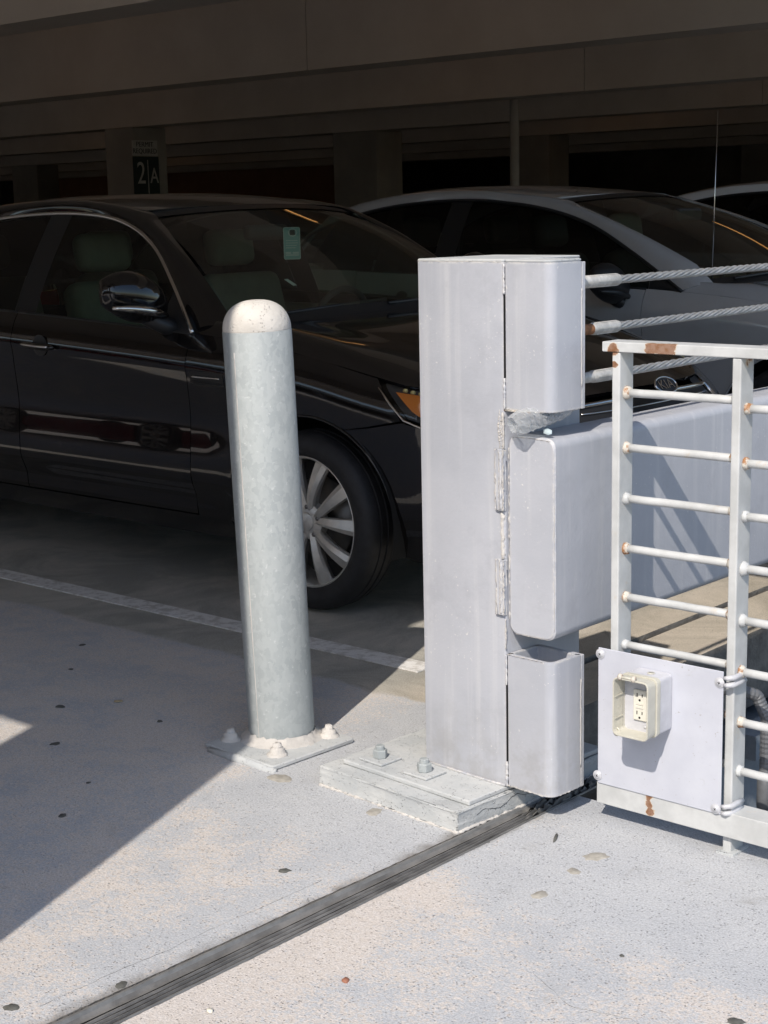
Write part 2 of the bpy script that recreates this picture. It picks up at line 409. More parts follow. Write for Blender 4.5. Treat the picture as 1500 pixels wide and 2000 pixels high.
def text_mesh(s, size, depth=0.):
    c = bpy.data.curves.new('t', 'FONT'); c.body = s; c.size = size; c.extrude = depth; c.align_x = 'CENTER'; c.align_y = 'CENTER'
    o = bpy.data.objects.new('t', c); C.objects.link(o); bpy.context.view_layer.update()
    me = bpy.data.meshes.new_from_object(o.evaluated_get(bpy.context.evaluated_depsgraph_get()))
    bpy.data.objects.remove(o); return me
def jitter(me, amt, seed=0):
    rnd = random.Random(seed)
    for v in me.vertices: v.co += Vector((rnd.uniform(-1, 1), rnd.uniform(-1, 1), rnd.uniform(-1, 1)))*amt

# ================================================================== THE SETTING
def struct(o): return tag(o, kind='structure')
def poly_slab(name, pts, z0, z1, mat, side=None):
    n = len(pts); V = [(x, y, z1) for x, y in pts]+[(x, y, z0) for x, y in pts]
    F = [list(range(n)), [n+i for i in range(n)][::-1]]+[(i, n+i, n+(i+1) % n, (i+1) % n) for i in range(n)]
    bm = bmesh.new(); vs = [bm.verts.new(v) for v in V]
    for f in F: bm.faces.new([vs[i] for i in f])
    me = bm_mesh(bm); o = link(name, me, mat)
    if side:
        me.materials.append(M[side])
        for p in me.polygons:
            if abs(p.normal.z) < .5: p.material_index = 1
    return struct(o)
JA, JB = -2.118, -2.030                       # joint edges (they drift a little along the joint)
def ja(y): return float(np.interp(y, [.6, 1.5, 2.64, 3.3], [-2.178, -2.149, -2.110, -2.098]))
def jb(y): return float(np.interp(y, [.6, 1.5, 2.6, 3.3], [-2.060, -2.050, -2.031, -2.030]))
floor_l = poly_slab('floor', [(-60, -25), (ja(0), -25)]+[(ja(y)+random.uniform(-.0016, .0006), y) for y in np.linspace(.6, 3.21, 220)]+[(ja(3.22), 3.22), (-2.682, 3.22), (-2.682, 70), (-60, 70)], -.45, 0, 'floor', 'pit')
poly_slab('floor', [(-2.652, 3.23), (-2.42, 3.23), (-2.42, 70), (-2.652, 70)], -.26, -.004, 'floor', 'pit')
floor_r = poly_slab('floor', [(jb(0), -25), (40, -25), (40, 2.985), (jb(2.985), 2.985)]+[(jb(y)+random.uniform(-.0005, .0012), y) for y in np.linspace(2.97, .6, 200)], -.40, 0, 'floor', 'pit')
poly_slab('lower_ledge', [(-2.652, 3.23), (-2.30, 3.23), (-2.30, 70), (-2.652, 70)], -.62, -.33, 'blueledge')
poly_slab('pit_floor', [(-2.9, 2.6), (40, 2.6), (40, 70), (-2.9, 70)], -3.3, -3.1, 'pit')
# expansion joint between the two decks: metal rails and ribbed rubber gland
def joint():
    # (fraction across, height, material of the strip that follows): 0 rubber, 1 metal, 2 groove
    prof = [(0, -.06, 2), (.005, -.014, 2), (.045, -.012, 1), (.06, .000, 1), (.10, .003, 1), (.16, .003, 1), (.20, -.003, 0), (.26, -.008, 0), (.36, -.009, 0), (.41, -.004, 2), (.415, -.020, 2), (.475, -.020, 0)]
    for a in (.48, .61, .74): prof += [(a, -.007, 0), (a+.012, -.001, 0), (a+.05, -.0005, 0), (a+.064, -.005, 2), (a+.067, -.020, 2), (a+.125, -.020, 0)]
    prof += [(.870, -.006, 1), (.88, -.001, 1), (.95, .0012, 1), (.968, -.003, 2), (.985, -.010, 2), (1, -.06, 2)]
    V, F = [], []; ys = [-25]+list(np.linspace(.6, 3.6, 240)); rnd = random.Random(3); n = len(prof)
    sag = [0.]*n
    for y in ys:
        a, b = ja(y), jb(y); tear = max(0., min(1., (y-2.78)/.10))
        for i, (f, z, m_) in enumerate(prof):
            sag[i] = sag[i]*.9+rnd.uniform(-1, 1)*.00035
            dz = sag[i] if 6 < i < n-5 else 0
            if tear and 6 < i < n-5: dz += tear*rnd.uniform(-.010, .014)
            V.append((a+(b-a)*f+(sag[i]*.6 if 0 < i < n-1 else 0), y, z+dz))
    for j in range(len(ys)-1):
        for i in range(n-1): F.append((j*n+i, j*n+i+1, (j+1)*n+i+1, (j+1)*n+i))
    me = mesh(V, F); o = struct(link('expansion_joint', me, 'rubber')); me.materials.append(M['joint_metal']); me.materials.append(M['black'])
    for p in me.polygons: p.material_index = prof[p.index % (n-1)][2]
    return o
joint()
# parking bay line
line = poly_slab('parking_line', [(-5.9+.0, 3.515), (-3.0, 3.530), (-3.0, 3.625), (-5.9, 3.61)], .001, .005, 'line')

# upper deck: slabs, beams along X, edge girder, columns
UD, WD, W2, UR = -2.45, .05, 2.85, -1.2
poly_slab('ceiling', [(-60, WD), (UD, WD), (UD, W2), (UR, W2), (UR, 70), (-60, 70)], 3.5, 3.75, 'beam')
poly_slab('edge_girder', [(-60, WD), (UD, WD), (UD, WD+.35), (-60, WD+.35)], 2.6, 3.5, 'beam')
poly_slab('edge_girder', [(UD-.35, WD+.36), (UD, WD+.36), (UD, W2), (UD-.35, W2)], 2.6, 3.5, 'beam')
poly_slab('edge_girder', [(UD-.35, W2+.01), (UR, W2+.01), (UR, W2+.36), (UD-.35, W2+.36)], 2.6, 3.5, 'beam')
poly_slab('ceiling', [(-60, -7), (UD, -7), (UD, -1.5), (-60, -1.5)], 3.5, 3.75, 'beam')  # unseen second deck with two girders, added to shade the floor behind
poly_slab('edge_girder', [(-60, -1.85), (UD, -1.85), (UD, -1.5), (-60, -1.5)], 2.6, 3.5, 'beam')
poly_slab('edge_girder', [(UD-.35, -7), (UD, -7), (UD, -1.86), (UD-.35, -1.86)], 2.6, 3.5, 'beam')
BW = [6.1, 10.0, 14.2, 18.1, 22.0, 26.0, 30.0]
for y in BW:
    # each beam is cast in lengths: a fine joint shows on the nearest one
    for a, b in ((-60, -9.62), (-9.61, UR)):
        poly_slab('ceiling_beam', [(a, y), (b, y), (b, y+.38), (a, y+.38)], 2.6, 3.5, 'beam')
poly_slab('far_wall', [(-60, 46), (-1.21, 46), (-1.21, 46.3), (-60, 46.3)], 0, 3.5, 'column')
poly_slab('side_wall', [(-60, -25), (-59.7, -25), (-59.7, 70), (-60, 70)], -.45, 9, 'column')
poly_slab('side_wall', [(-1.2, 16), (-.9, 16), (-.9, 46.3), (-1.2, 46.3)], -.45, 3.49, 'column')  # unseen wall added to keep open daylight off the deep columns
poly_slab('red_wall', [(-50, 38), (-33, 38), (-33, 38.2), (-50, 38.2)], 0, 3.5, 'brickwall')
# garage block on the other side of the drive, behind the viewer
def opposite():
    e = empty('garage_block', (0, -13, 0), 0, 'pale concrete garage block across the drive behind the viewer', 'building')
    for k, z in enumerate((2.7,)):
        box('spandrel', (-50, -.3, z), (40, 0, z+1.15), 'beam', e)
        box('floor_slab', (-50, -16, z), (40, -.31, z+.3), 'beam', e)
    for x in range(-48, 41, 8): box('column', (x, -.95, 0), (x+.6, -.32, 2.69), 'column', e)
    box('rear_wall', (-50, -16.3, 0), (40, -16.01, 3.8), 'column', e)
opposite()
# columns
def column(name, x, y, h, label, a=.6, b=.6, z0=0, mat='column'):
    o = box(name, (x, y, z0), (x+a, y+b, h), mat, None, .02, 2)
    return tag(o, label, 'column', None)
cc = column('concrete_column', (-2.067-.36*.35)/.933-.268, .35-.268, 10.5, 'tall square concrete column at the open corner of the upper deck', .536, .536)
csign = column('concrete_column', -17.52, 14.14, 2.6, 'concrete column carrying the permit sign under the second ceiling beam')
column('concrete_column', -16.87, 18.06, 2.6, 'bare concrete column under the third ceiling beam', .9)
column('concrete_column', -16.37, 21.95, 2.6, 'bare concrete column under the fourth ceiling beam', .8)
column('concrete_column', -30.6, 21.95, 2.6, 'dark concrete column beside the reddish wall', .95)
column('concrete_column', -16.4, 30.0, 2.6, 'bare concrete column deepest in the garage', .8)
pp = prism_obj('standpipe', [(-11.05+.055*math.cos(2*math.pi*i/14), 14.9+.055*math.sin(2*math.pi*i/14)) for i in range(14)], 0, 3.5, 'column')
tag(pp, 'thin vertical pipe standing in front of the dark back rows', 'pipe')
# permit sign on the column
def sign():
    e = empty('parking_sign', (-16.915, 14.33, 1.55), 0, 'permit required sign over dark 2 A panel on the column', 'sign')
    x = -.0
    def pnl(nm, y0, y1, z0, z1, m, d): return box(nm, (x, y0, z0-1.55), (x+d, y1, z1-1.55), m, e)
    def txt(s, y, z, size, m, d, sx=1.):
        me = text_mesh(s, size, .002)
        for v in me.vertices: v.co = Vector((v.co.z, v.co.x*sx, v.co.y))
        o = link('lettering', me, m, e); o.location = (d, y, z-1.55); return o
    pnl('permit_panel', -.215, .225, 2.215, 2.42, 'signwhite', .012)
    pnl('bay_panel', -.215, .24, 1.45, 2.205, 'signgreen', .010)
    txt('PERMIT', .0, 2.365, .095, 'signblack', .0145); txt('REQUIRED', .0, 2.275, .095, 'signblack', .0145, .95)
    txt('2', -.08, 1.97, .42, 'signwhite', .0125, .75); txt('A', .15, 1.94, .30, 'signwhite', .0125, .75)
    box('divider', (.0105, .035, 1.70-1.55), (.0135, .047, 2.16-1.55), 'signwhite', e)
sign()
# tube lights on the ceiling bays (out of sight above the beams, seen as streaks on the cars)
def lights():
    k = 0
    for x, y in ((-7.5, 8.2), (-12.5, 8.2), (-5.5, 12.2), (-11, 12.2), (-17, 12.2), (-9, 16.2), (-22, 16.2), (-14, 20.2), (-30, 24), (-36, 30)):
        e = empty('tube_light', (x, y, 3.38), 0, 'warm fluorescent tube light fixed under the garage ceiling', 'light', 'tube lights under the garage ceiling')
        box('housing', (-.65, -.08, .04), (.65, .08, .118), 'signwhite', e)
        prism_obj('tube', [(.02*math.cos(2*math.pi*i/10), .0+.02*math.sin(2*math.pi*i/10)) for i in range(10)], -.6, .6, 'lamp', e, 'X')
lights()

# gum spots and stains pressed on the floor
def blob(r, seed, flat=.0015, n=14, elong=1.3):
    rnd = random.Random(seed); V = [(0, 0, flat)]; F = []
    rad = [r*rnd.uniform(.75, 1.15) for _ in range(n)]
    for i in range(n):
        a = 2*math.pi*i/n; V.append((rad[i]*.85*math.cos(a)*elong, rad[i]*.85*math.sin(a), flat))
    for i in range(n):
        a = 2*math.pi*i/n; V.append((rad[i]*math.cos(a)*elong, rad[i]*math.sin(a), -.001))
    for i in range(n):
        j = (i+1) % n; F += [(0, 1+i, 1+j), (1+i, 1+n+i, 1+n+j, 1+j)]
    return mesh(V, F, True)
SP = [(-3.616, 2.642, .014, 0), (-3.359, 2.43, .013, 0), (-3.279, 2.732, .009, 0), (-2.281, 2.227, .0125, 0), (-2.156, 1.672, .013, 2), (-2.247, 1.493, .013, 0),
      (-1.78, 2.472, .017, 1), (-1.79, 2.614, .016, 1), (-1.797, 2.708, .024, 1), (-2.923, 2.122, .011, 0), (-1.213, 2.267, .014, 0), (-2.352, 2.60, .02, 1), (-2.69, 2.62, .03, 1),
      (-3.05, 2.3, .006, 0), (-1.5, 2.35, .005, 0), (-1.62, 1.9, .006, 1), (-4.1, 3.1, .012, 0), (-3.9, 2.9, .008, 0)]
for i, (x, y, r, k) in enumerate(SP):
    o = link('gum_spot', blob(r, i), ('gum', 'gumlight', 'gum')[k], floor_l if x < JA else floor_r); o.location = (x, y, 0); o.rotation_euler.z = i*1.3
for CP in ([(-2.21, 1.53), (-2.208, 1.62), (-2.206, 1.71), (-2.196, 1.82), (-2.199, 1.93), (-2.185, 2.13), (-2.184, 2.26)], [(-1.2, 2.1), (-1.36, 2.16), (-1.47, 2.13), (-1.61, 2.2)]):
    rnd = random.Random(len(CP)); P = []
    for a, b in zip(CP, CP[1:]):
        for t in np.linspace(0, 1, 9)[:-1]: P.append((a[0]+(b[0]-a[0])*t+rnd.uniform(-.0018, .0018), a[1]+(b[1]-a[1])*t+rnd.uniform(-.002, .002), .0002))
    V, F = tube(P, [rnd.uniform(.0001, .0006) for _ in P], 4); link('hairline_crack', mesh(V, F), 'gum', floor_l if CP[0][0] < -2.1 else floor_r)
def litter(name, x, y, r, mat, label, seed, el=1.8, cat='litter', h=.006):
    me = blob(r*.8, seed, h*.6, 9, el); o = link(name, me, mat); o.location = (x, y, .0015); o.rotation_euler = (.12, 0, seed)
    return tag(o, label, cat)
litter('dry_leaf', -3.514, 2.775, .011, 'leaf', 'small tan leaf lying on the shaded floor by the bollard', 4, cat='leaf')
litter('litter_scrap', -1.842, 1.946, .009, 'redbit', 'small reddish brown crumb on the sunlit grey floor', 8, 1.2)
litter('litter_scrap', -1.955, 1.711, .008, 'whitebit', 'small pale scrap beside the floor joint', 3, 1.3)
litter('twig', -1.924, 2.735, .006, 'gum', 'short dark twig on the floor under the fence rail', 2, 4.5, 'twig')

# ================================================================== BOLLARD
def bolt(parent, x, y, z, r=.019, h=.026, mat='slab', washer=None, messy=0, seed=0):
    loop = [(x+r*math.cos(math.pi*i/3+seed), y+r*math.sin(math.pi*i/3+seed)) for i in range(6)]
    o = prism_obj('nut', loop, z, z+h*.72, mat, parent, edge=.002)
    V, F = lathe([(.0118, 0), (.0118, h*.3), (.0095, h*.36)], 12)
    s = link('stud', mesh(V, F, False), mat, o); s.location = (x, y, z+h*.71)
    if messy:
        V, F = lathe([(r*1.7, -.004), (r*1.6, .003), (r*1.3, .006), (r*1.16, .009), (r*1.12, h*.68), (r*.95, h*.8), (r*.68, h*.86), (r*.62, h*1.25), (r*.3, h*1.36)], 20)
        me = mesh(V, F, True); jitter(me, .0016, seed*7+3); p = link('paint_lump', me, 'caulk', o); p.location = (x, y, z)
    return o
def bollard():
    x, y = -2.889, 2.830
    e = empty('bollard', (x, y, 0), 0, 'galvanised steel bollard with domed concrete top standing before the black car', 'bollard')
    r = .0890; lean = (.027, -.008, 0)
    V, F = lathe([(r, .006), (r, 1.108), (r-.002, 1.11)], 72); o = link('pipe', mesh(V, F), 'galv', e); wsmooth(o, 50); o.rotation_euler = lean
    prof = [(r-.0015, 1.105)]+[((r-.001)*math.cos(a)**.78 if a < 1.56 else .0005, 1.112+.074*math.sin(a)) for a in np.linspace(0, math.pi/2, 18)]
    V, F = lathe(prof, 72); link('concrete_cap', mesh(V, F, True), 'dome', e).rotation_euler = lean
    # weld seam line down the pipe
    a0 = math.atan2(-1, .05)
    pts = [((r+.0002)*math.cos(a0), (r+.0002)*math.sin(a0), z) for z in np.linspace(.02, 1.06, 60)]
    V, F = tube(pts, [.0011+.0011*random.random()*(1 if i > 14 else .4) for i in range(60)], 6); link('weld_seam', mesh(V, F, True), 'caulk', e).rotation_euler = lean
    pl = prism_obj('base_plate', [(a, b) for a, b in rrect(.138, .147, .008, 2)], .001, .014, 'slab', e, edge=.003)
    pl.location = (.022, -.032, 0); pl.rotation_euler.z = R(-3)
    for i, (bx, by) in enumerate(((-2.975, 2.722), (-2.79, 2.714), (-2.785, 2.905), (-2.975, 2.92))):
        bolt(e, bx-x, by-y, .014, .017, .024, 'caulk' if i else 'slab', messy=1, seed=i+1)
    # thick paint and grout collar at the foot
    V, F = lathe([(r+.030, .010), (r+.022, .017), (r+.010, .022), (r+.002, .036)], 60, caps=False); me = mesh(V, F, True); jitter(me, .0032, 5); link('grout_collar', me, 'caulk', e)
    V, F = tube([(-.116+.022, -.147-.032, .002), (.02, -.185, .004), (.16, -.186, .003)], [.008, .014, .009], 8)
    me = mesh(V, F, True); jitter(me, .003, 9); link('grout_ridge', me, 'slab', e)
bollard()

# ================================================================== GUARD POST with beam, base
PX, PY, PR = -2.370, 2.813, R(-4.0)
def guard_post():
    e = empty('guard_post', (PX, PY, 0), PR, 'thick square grey steel guard post with two hollow hinge knuckles', 'post')
    # main tube and its cap
    L = rrect(.1325, .138, .006, 3)
    L = [(a+.1325, b+.138) for a, b in L]
    prism_obj('post_tube', L, .063, 1.284, 'paint', e, edge=.001)
    prism_obj('cap_plate', [(a*1.0, b) for a, b in L], 1.284, 1.290, 'slab', e, edge=.0015)
    # knuckles: hollow rounded tubes
    for z0, z1, nm, capt in ((.957, 1.284, 'upper_knuckle', True), (.066, .388, 'lower_knuckle', False)):
        o_ = rrect4(.066, .0535, (.003, .003, .004, .024)); i_ = rrect4(.056, .0435, (.002, .002, .003, .016))
        n = len(o_); V, F = [], []
        cx, cy = .2675+.066, .0555
        for h, loop in ((z0, o_), (z1, o_), (z1, i_), (z0, i_)):
            V += [(cx+a, cy+b, h) for a, b in loop]
        for s in range(4):
            t = (s+1) % 4
            for q in range(n): F.append((s*n+q, s*n+(q+1) % n, t*n+(q+1) % n, t*n+q))
        bm = bmesh.new(); vs = [bm.verts.new(v) for v in V]
        for f in F: bm.faces.new([vs[k] for k in f])
        es = [ed for ed in bm.edges if abs(ed.verts[0].co.z-ed.verts[1].co.z) < 1e-6]
        bmesh.ops.bevel(bm, geom=es, offset=.0015, segments=2, affect='EDGES')
        kn = wsmooth(link(nm, bm_mesh(bm), 'paint', e), 30)
        if capt:
            prism_obj('cap_plate', [(cx+a*.99, cy+b*.99) for a, b in o_], z1+.0005, z1+.005, 'slab', kn, edge=.001)
        # seam where the knuckle is welded to the post, open groove with white bead at its foot
        zz0, zz1 = (z0+.07, z1-.07) if capt else (z0+.06, z1-.075)
        box('seam_groove', (.2658, -.0006, zz0), (.2672, .004, zz1), 'black', kn)
        for a, b, rr in ((z0, zz0, .0035), (zz1, z1-.004, .0028)):
            pts = [(.2663+random.uniform(-.0006, .0006), .0005, z) for z in np.linspace(a, b, 24)]
            V, F = tube(pts, [rr*random.uniform(.6, 1.2) for _ in pts], 6); link('weld_bead', mesh(V, F, True), 'paint', kn)
        # back flange the cables are anchored in
        box('flange', (.2672, .1098, z0), (.3992, .1215, z1-.002), 'paint', kn, .0012)
        pts = [(.3990, .1092+random.uniform(-.0008, .0008), z) for z in np.linspace(z0+.05, z1-.06, 30)]
        V, F = tube(pts, .0017, 6); link('weld_bead', mesh(V, F, True), 'caulk', kn)
    # hinge strips between post and beam, with caulk
    for z0, z1 in ((.725, .865), (.480, .610)):
        bm = bmesh.new(); bm_box(bm, (.244, -.008, z0), (.2662, .006, z1), .0015, 1); bmesh.ops.subdivide_edges(bm, edges=bm.edges[:], cuts=5, use_grid_fill=True); me = bm_mesh(bm); jitter(me, .0011, 3)
        h = wsmooth(link('hinge_strip', me, 'paint', e), 60)
        for xx, yy, sd in ((.2436, -.006, 1), (.2668, -.0075, 2), (.255, -.0085, 3)):
            V, F = crust([(xx, yy, z0), (xx, yy, z1)], .0005, .0026 if sd < 3 else .0014, 46, .0010, sd+int(z0*100)); link('weld_crust', mesh(V, F, True), 'caulk', h)
        pts = [(.2425+random.uniform(-.001, .001), -.003, z) for z in np.linspace(z0, z1, 26)]
        V, F = tube(pts, [random.uniform(.002, .005) for _ in pts], 6); link('weld_bead', mesh(V, F, True), 'caulk', h)
        pts = [(.2600+random.uniform(-.001, .001), -.0085, z) for z in np.linspace(z0+.004, z1-.004, 26)]
        V, F = tube(pts, [random.uniform(.001, .0032) for _ in pts], 6); link('weld_bead', mesh(V, F, True), 'paint', h)
    pts = [(.258+random.uniform(-.002, .002), .001, z) for z in np.linspace(.612, .722, 22)]
    V, F = tube(pts, [random.uniform(.003, .0065) for _ in pts], 7); link('caulk_seam', mesh(V, F, True), 'caulk', e)
    for k, (xx, r1) in enumerate(((.252, .0032), (.259, .0028))):
        V, F = crust([(xx, .001, .956-.01*k), (xx-.004, .0, .92), (xx+.001, .0, .868)], .0010, r1, 60, .0009, 60+k); link('caulk_lump', mesh(V, F, True), 'caulk', e)
    for k, (pp, r0, r1, n) in enumerate((([(.268, .0, .958), (.335, .0, .9575), (.372, .003, .9575), (.394, .020, .9575), (.3985, .10, .9575)], .0004, .0026, 60), ([(.3755, .0065, .96), (.3755, .0065, 1.27)], .0002, .0012, 90),
                         ([(.3755, .0065, .07), (.3755, .0065, .38)], .0002, .0010, 90), ([(.27, .0, .067), (.372, .002, .067), (.3985, .03, .067), (.3985, .105, .067)], .0003, .0022, 60), ([(.268, -.001, .388), (.372, .001, .388)], .0003, .0014, 40),
                         ([(.001, .0005, 1.2845), (.26, .0005, 1.2845)], .0003, .0013, 80), ([(.266, -.0002, .40), (.266, -.0002, .47)], .001, .003, 20), ([(.265, -.001, .868), (.263, -.002, .95)], .0015, .005, 20))):
        V, F = crust(pp, r0, r1, n, .0008, 20+k); link('paint_crust', mesh(V, F, True), 'caulk', e)
    # paint fillet at the foot
    pts = [(.0, -.001, .064), (.1, -.003, .065), (.2, -.003, .065), (.262, -.001, .066)]
    V, F = tube(pts, .0034, 6); link('foot_fillet', mesh(V, F, True), 'paint', e)
    # rust bloom under the upper knuckle
    V, F = tube([(.262, .004, .955), (.29, .001, .9552), (.34, .003, .9552)], [.003, .0026, .0022], 6); link('rust_edge', mesh(V, F, True), 'weld', e)
    return e
guard_post()
def post_base():
    e = empty('post_base', (PX, PY, 0), PR, 'grey painted concrete base slab under the guard post with two bolts', 'base slab')
    # slightly irregular block
    bm = bmesh.new(); bm_box(bm, (-.20, -.175, 0), (.268, .40, .050), .004, 2)
    bmesh.ops.subdivide_edges(bm, edges=bm.edges[:], cuts=6, use_grid_fill=True)
    me = bm_mesh(bm); jitter(me, .0011, 2); wsmooth(link('slab', me, 'slab', e), 50)
    box('steel_plate', (-.163, -.128, .051), (.262, .37, .063), 'slab', e, .003)
    for i, (bx, by) in enumerate(((-.088, -.070), (.060, -.066))):
        w_ = box('square_washer', (bx-.040, by-.036, .0635), (bx+.040, by+.036, .0695), 'slab', e, .002); w_.rotation_euler.z = 0
        bolt(e, bx, by, .0695, .0185, .030, 'galv', seed=i*.5)
    pts = [(-.2+.47*t, -.175+random.uniform(-.003, .003), .001) for t in np.linspace(0, 1, 60)]
    V, F = tube(pts, [random.uniform(.001, .006) for _ in pts], 6); link('caulk_seam', mesh(V, F, True), 'caulk', e)
    pts = [(.269+random.uniform(-.002, .003), -.17+.5*t, .002) for t in np.linspace(0, 1, 60)]
    V, F = tube(pts, [random.uniform(.001, .006) for _ in pts], 6); link('caulk_seam', mesh(V, F, True), 'caulk', e)
    # crack in the side face
    pts = [(.2682, -.11+.3*t, (.024+.007*math.sin(t*17)+.012*t)+random.uniform(-.002, .002)) for t in np.linspace(0, 1, 30)]
    V, F = tube(pts, .0006, 4); link('crack', mesh(V, F), 'black', e)
post_base()
BX0, BX1 = -2.101, -1.972
def guard_beam():
    e = empty('guard_beam', (BX0, 2.803, 0), R(-1.0), 'long rounded grey steel barrier beam running back from the guard post', 'beam')
    hx = (BX1-BX0)/2
    loop = [(a+hx, b+.667) for a, b in rrect(hx, .2315, .023, 6)]
    for k, (pp, r1) in enumerate((([(.012, -.0005, .895), (.06, -.0008, .897), (.118, -.0005, .893)], .002), ([(.127, .001, .46), (.127, .001, .87)], .0011), ([(.002, -.0005, .47), (.002, -.0005, .87)], .0026), ([(.02, -.0005, .438), (.11, -.0005, .438)], .0014))):
        V, F = crust(pp, .0002, r1, 60, .0008, 40+k); link('paint_crust', mesh(V, F, True), 'caulk', e)
    prism_obj('beam_tube', loop, .0, 8.0, 'paint', e, 'Y', edge=.004, ang=30)
guard_beam()

# ================================================================== CABLES
def cable_mesh(L):
    V, F = [], []; n = int(L/.006); 
    for s in range(6):
        pts = []
        for i in range(n+1):
            y = L*i/n; a = 2*math.pi*(y/.20+s/6); pts.append((.0064*math.cos(a), y, .0064*math.sin(a)))
        v, f = tube(pts, .0039, 5); b = len(V); V += v; F += [tuple(x+b for x in q) for q in f]
    return mesh(V, F, True)
cm = cable_mesh(2.6)
for z, rusty, nm in ((1.234, 0, 'topmost twisted steel guard cable with clean grey sleeve'), (1.127, 1, 'middle twisted steel guard cable with rusty sleeve end'), (1.018, 2, 'lowest twisted steel guard cable passing behind the fence rail')):
    e = empty('guard_cable', (-2.0, 2.935, z), 0, nm, 'cable', 'guard cables')
    c_ = link('wire_rope', cm, 'cable', e); c_.location = (0, .15, 0)
    V, F = lathe([(.0125, .048 if rusty else .0), (.0145, .056 if rusty else .004), (.0145, .150), (.0125, .158), (.010, .160)], 20, 'Y'); wsmooth(link('swage_sleeve', mesh(V, F), 'sleeve', e), 40)
    for k in range(6):
        a = k*math.pi/3; box('press_mark', (.0135*math.cos(a)-.0015, .06, .0135*math.sin(a)-.0015), (.0135*math.cos(a)+.0015, .148, .0135*math.sin(a)+.0015), 'sleeve', e)
    V, F = lathe([(.0125, -.012), (.0125, .056)], 16, 'Y'); wsmooth(link('threaded_stud', mesh(V, F), 'rust' if rusty == 1 else 'sleeve', e), 40)

# ================================================================== FENCE
FY = 2.900
P1, P2, P3, P4 = -1.888, -1.594, -1.300, -1.006
PWD, PDP = .0205, .055
M['fence'] = mat_fence([((-1.885, FY, 1.092), .016), ((-1.882, FY, 1.06), .009), ((-1.79, FY, 1.10), .020), ((-1.768, FY, 1.10), .021), ((-1.746, FY, 1.10), .020), ((-1.563, 2.93, 1.085), .02), ((-1.772, 2.886, .09), .013), ((-1.771, 2.886, .073), .013), ((-1.769, 2.886, .056), .013)])
def fence():
    e = empty('guard_fence', (P1, FY, 0), 0, 'rust spotted off white steel fence with round rungs', 'fence')
    x0 = P1
    def lx(x): return x-x0
    box('top_rail', (lx(-1.913), -.003, 1.087), (lx(-.98), .060, 1.109), 'fence', e, .002)
    box('bottom_rail', (lx(-1.913), -.016, .044), (lx(-.98), -.002, .101), 'fence', e, .002)
    box('bottom_rail_flange', (lx(-1.60), -.003, .088), (lx(-.98), .05, .1005), 'fence', e, .0015)
    for px in (P1, P2, P3, P4):
        box('fence_post', (lx(px), -.001, .046 if px == P1 else .0), (lx(px)+PWD, PDP, 1.0865), 'fence', e, .003)
    for px in (P2, P3, P4):
        bm = bmesh.new(); bm_box(bm, (lx(px)-.012, -.012, -.002), (lx(px)+PWD+.012, .06, .005), .003); me = bm_mesh(bm); jitter(me, .002, 3); link('foot_grout', me, 'slab', e)
    ry = .026
    zL = [.996, .873, .759, .645, .533, .421, .308, .195]; zR = [.980, .864, .751, .638, .524, .410, .297, .186]
    def rung(xa, xb, z, dz=0.):
        n = 7; pts = [(lx(xa)+(lx(xb)-lx(xa))*t, ry, z+dz*t+random.uniform(-.0006, .0006)) for t in np.linspace(0, 1, n)]
        V, F = tube(pts, .0092, 14); o = link('rung', mesh(V, F, True), 'fence', e)
        for xx, s in ((xa, 1), (xb, -1)):
            r0 = random.uniform(.0125, .0165); V, F = lathe([(r0, 0), (r0*.95, .004), (.0108, .009+random.random()*.004)], 16); me = mesh([(s*h, a, b) for a, b, h in V], F, True); jitter(me, .0009, int(z*1000))
            k = link('weld_bead', me, random.choice(['weld', 'weld', 'weld', 'fence']), o); k.location = (lx(xx), ry, z+(dz if s < 0 else 0))
    for z in zL: rung(P1+PWD, P2, z)
    for xa, xb in ((P2+PWD, P3), (P3+PWD, P4)):
        for z in zR: rung(xa, xb, z)
fence()
# outlet plate with screws and strap clamps
def outlet_plate():
    e = empty('cover_plate', (-1.9, 2.884, 0), 0, 'flat pale grey metal plate screwed to the fence below its rungs', 'plate')
    x0, y0 = -1.9, 2.884
    bm = bmesh.new(); bm_box(bm, (-1.908-x0, -.0035, .094), (-1.590-x0, 0, .4175), .001, 1)
    link('plate_sheet', bm_mesh(bm), 'platepaint', e)
    for x, z in ((-1.902, .403), (-1.598, .392), (-1.908, .112), (-1.602, .105)):
        V, F = lathe([(.0118, 0), (.0118, .0012), (.0108, .0018), (.0066, .0019), (.0062, .0032), (.0045, .0038), (.0005, .0040)], 20)
        s = link('screw', mesh([(a, -h, b) for a, b, h in V], [f[::-1] for f in F], True), 'screw', e); s.location = (x-x0, -.0036, z)
        for aa in (.4, .4+math.pi/2):
            k = box('cross_slot', (-.0035, -.0001, -.0007), (.0035, .0001, .0007), 'black', s); k.location = (0, -.0041, 0); k.rotation_euler.y = aa
    for z in (.402, .112):
        pts = [(-1.587-x0, -.004, z+.002), (-1.578-x0, -.006, z+.004), (-1.5715-x0+.002, .004, z+.004), (-1.5715-x0+.003, .03, z+.004), (-1.5715-x0+.003, .055, z+.003)]
        k = 0
        for dz in (.0, -.016):
            V, F = tube([(a, b, c+dz) for a, b, c in pts], [.004, .0055, .0065, .0065, .005], 8); k = link('strap_clamp', mesh(V, F, True), 'screw', e)
        box('clamp_web', (-1.570-x0, .006, z-.012), (-1.5675-x0, .05, z+.004), 'screw', e)
outlet_plate()
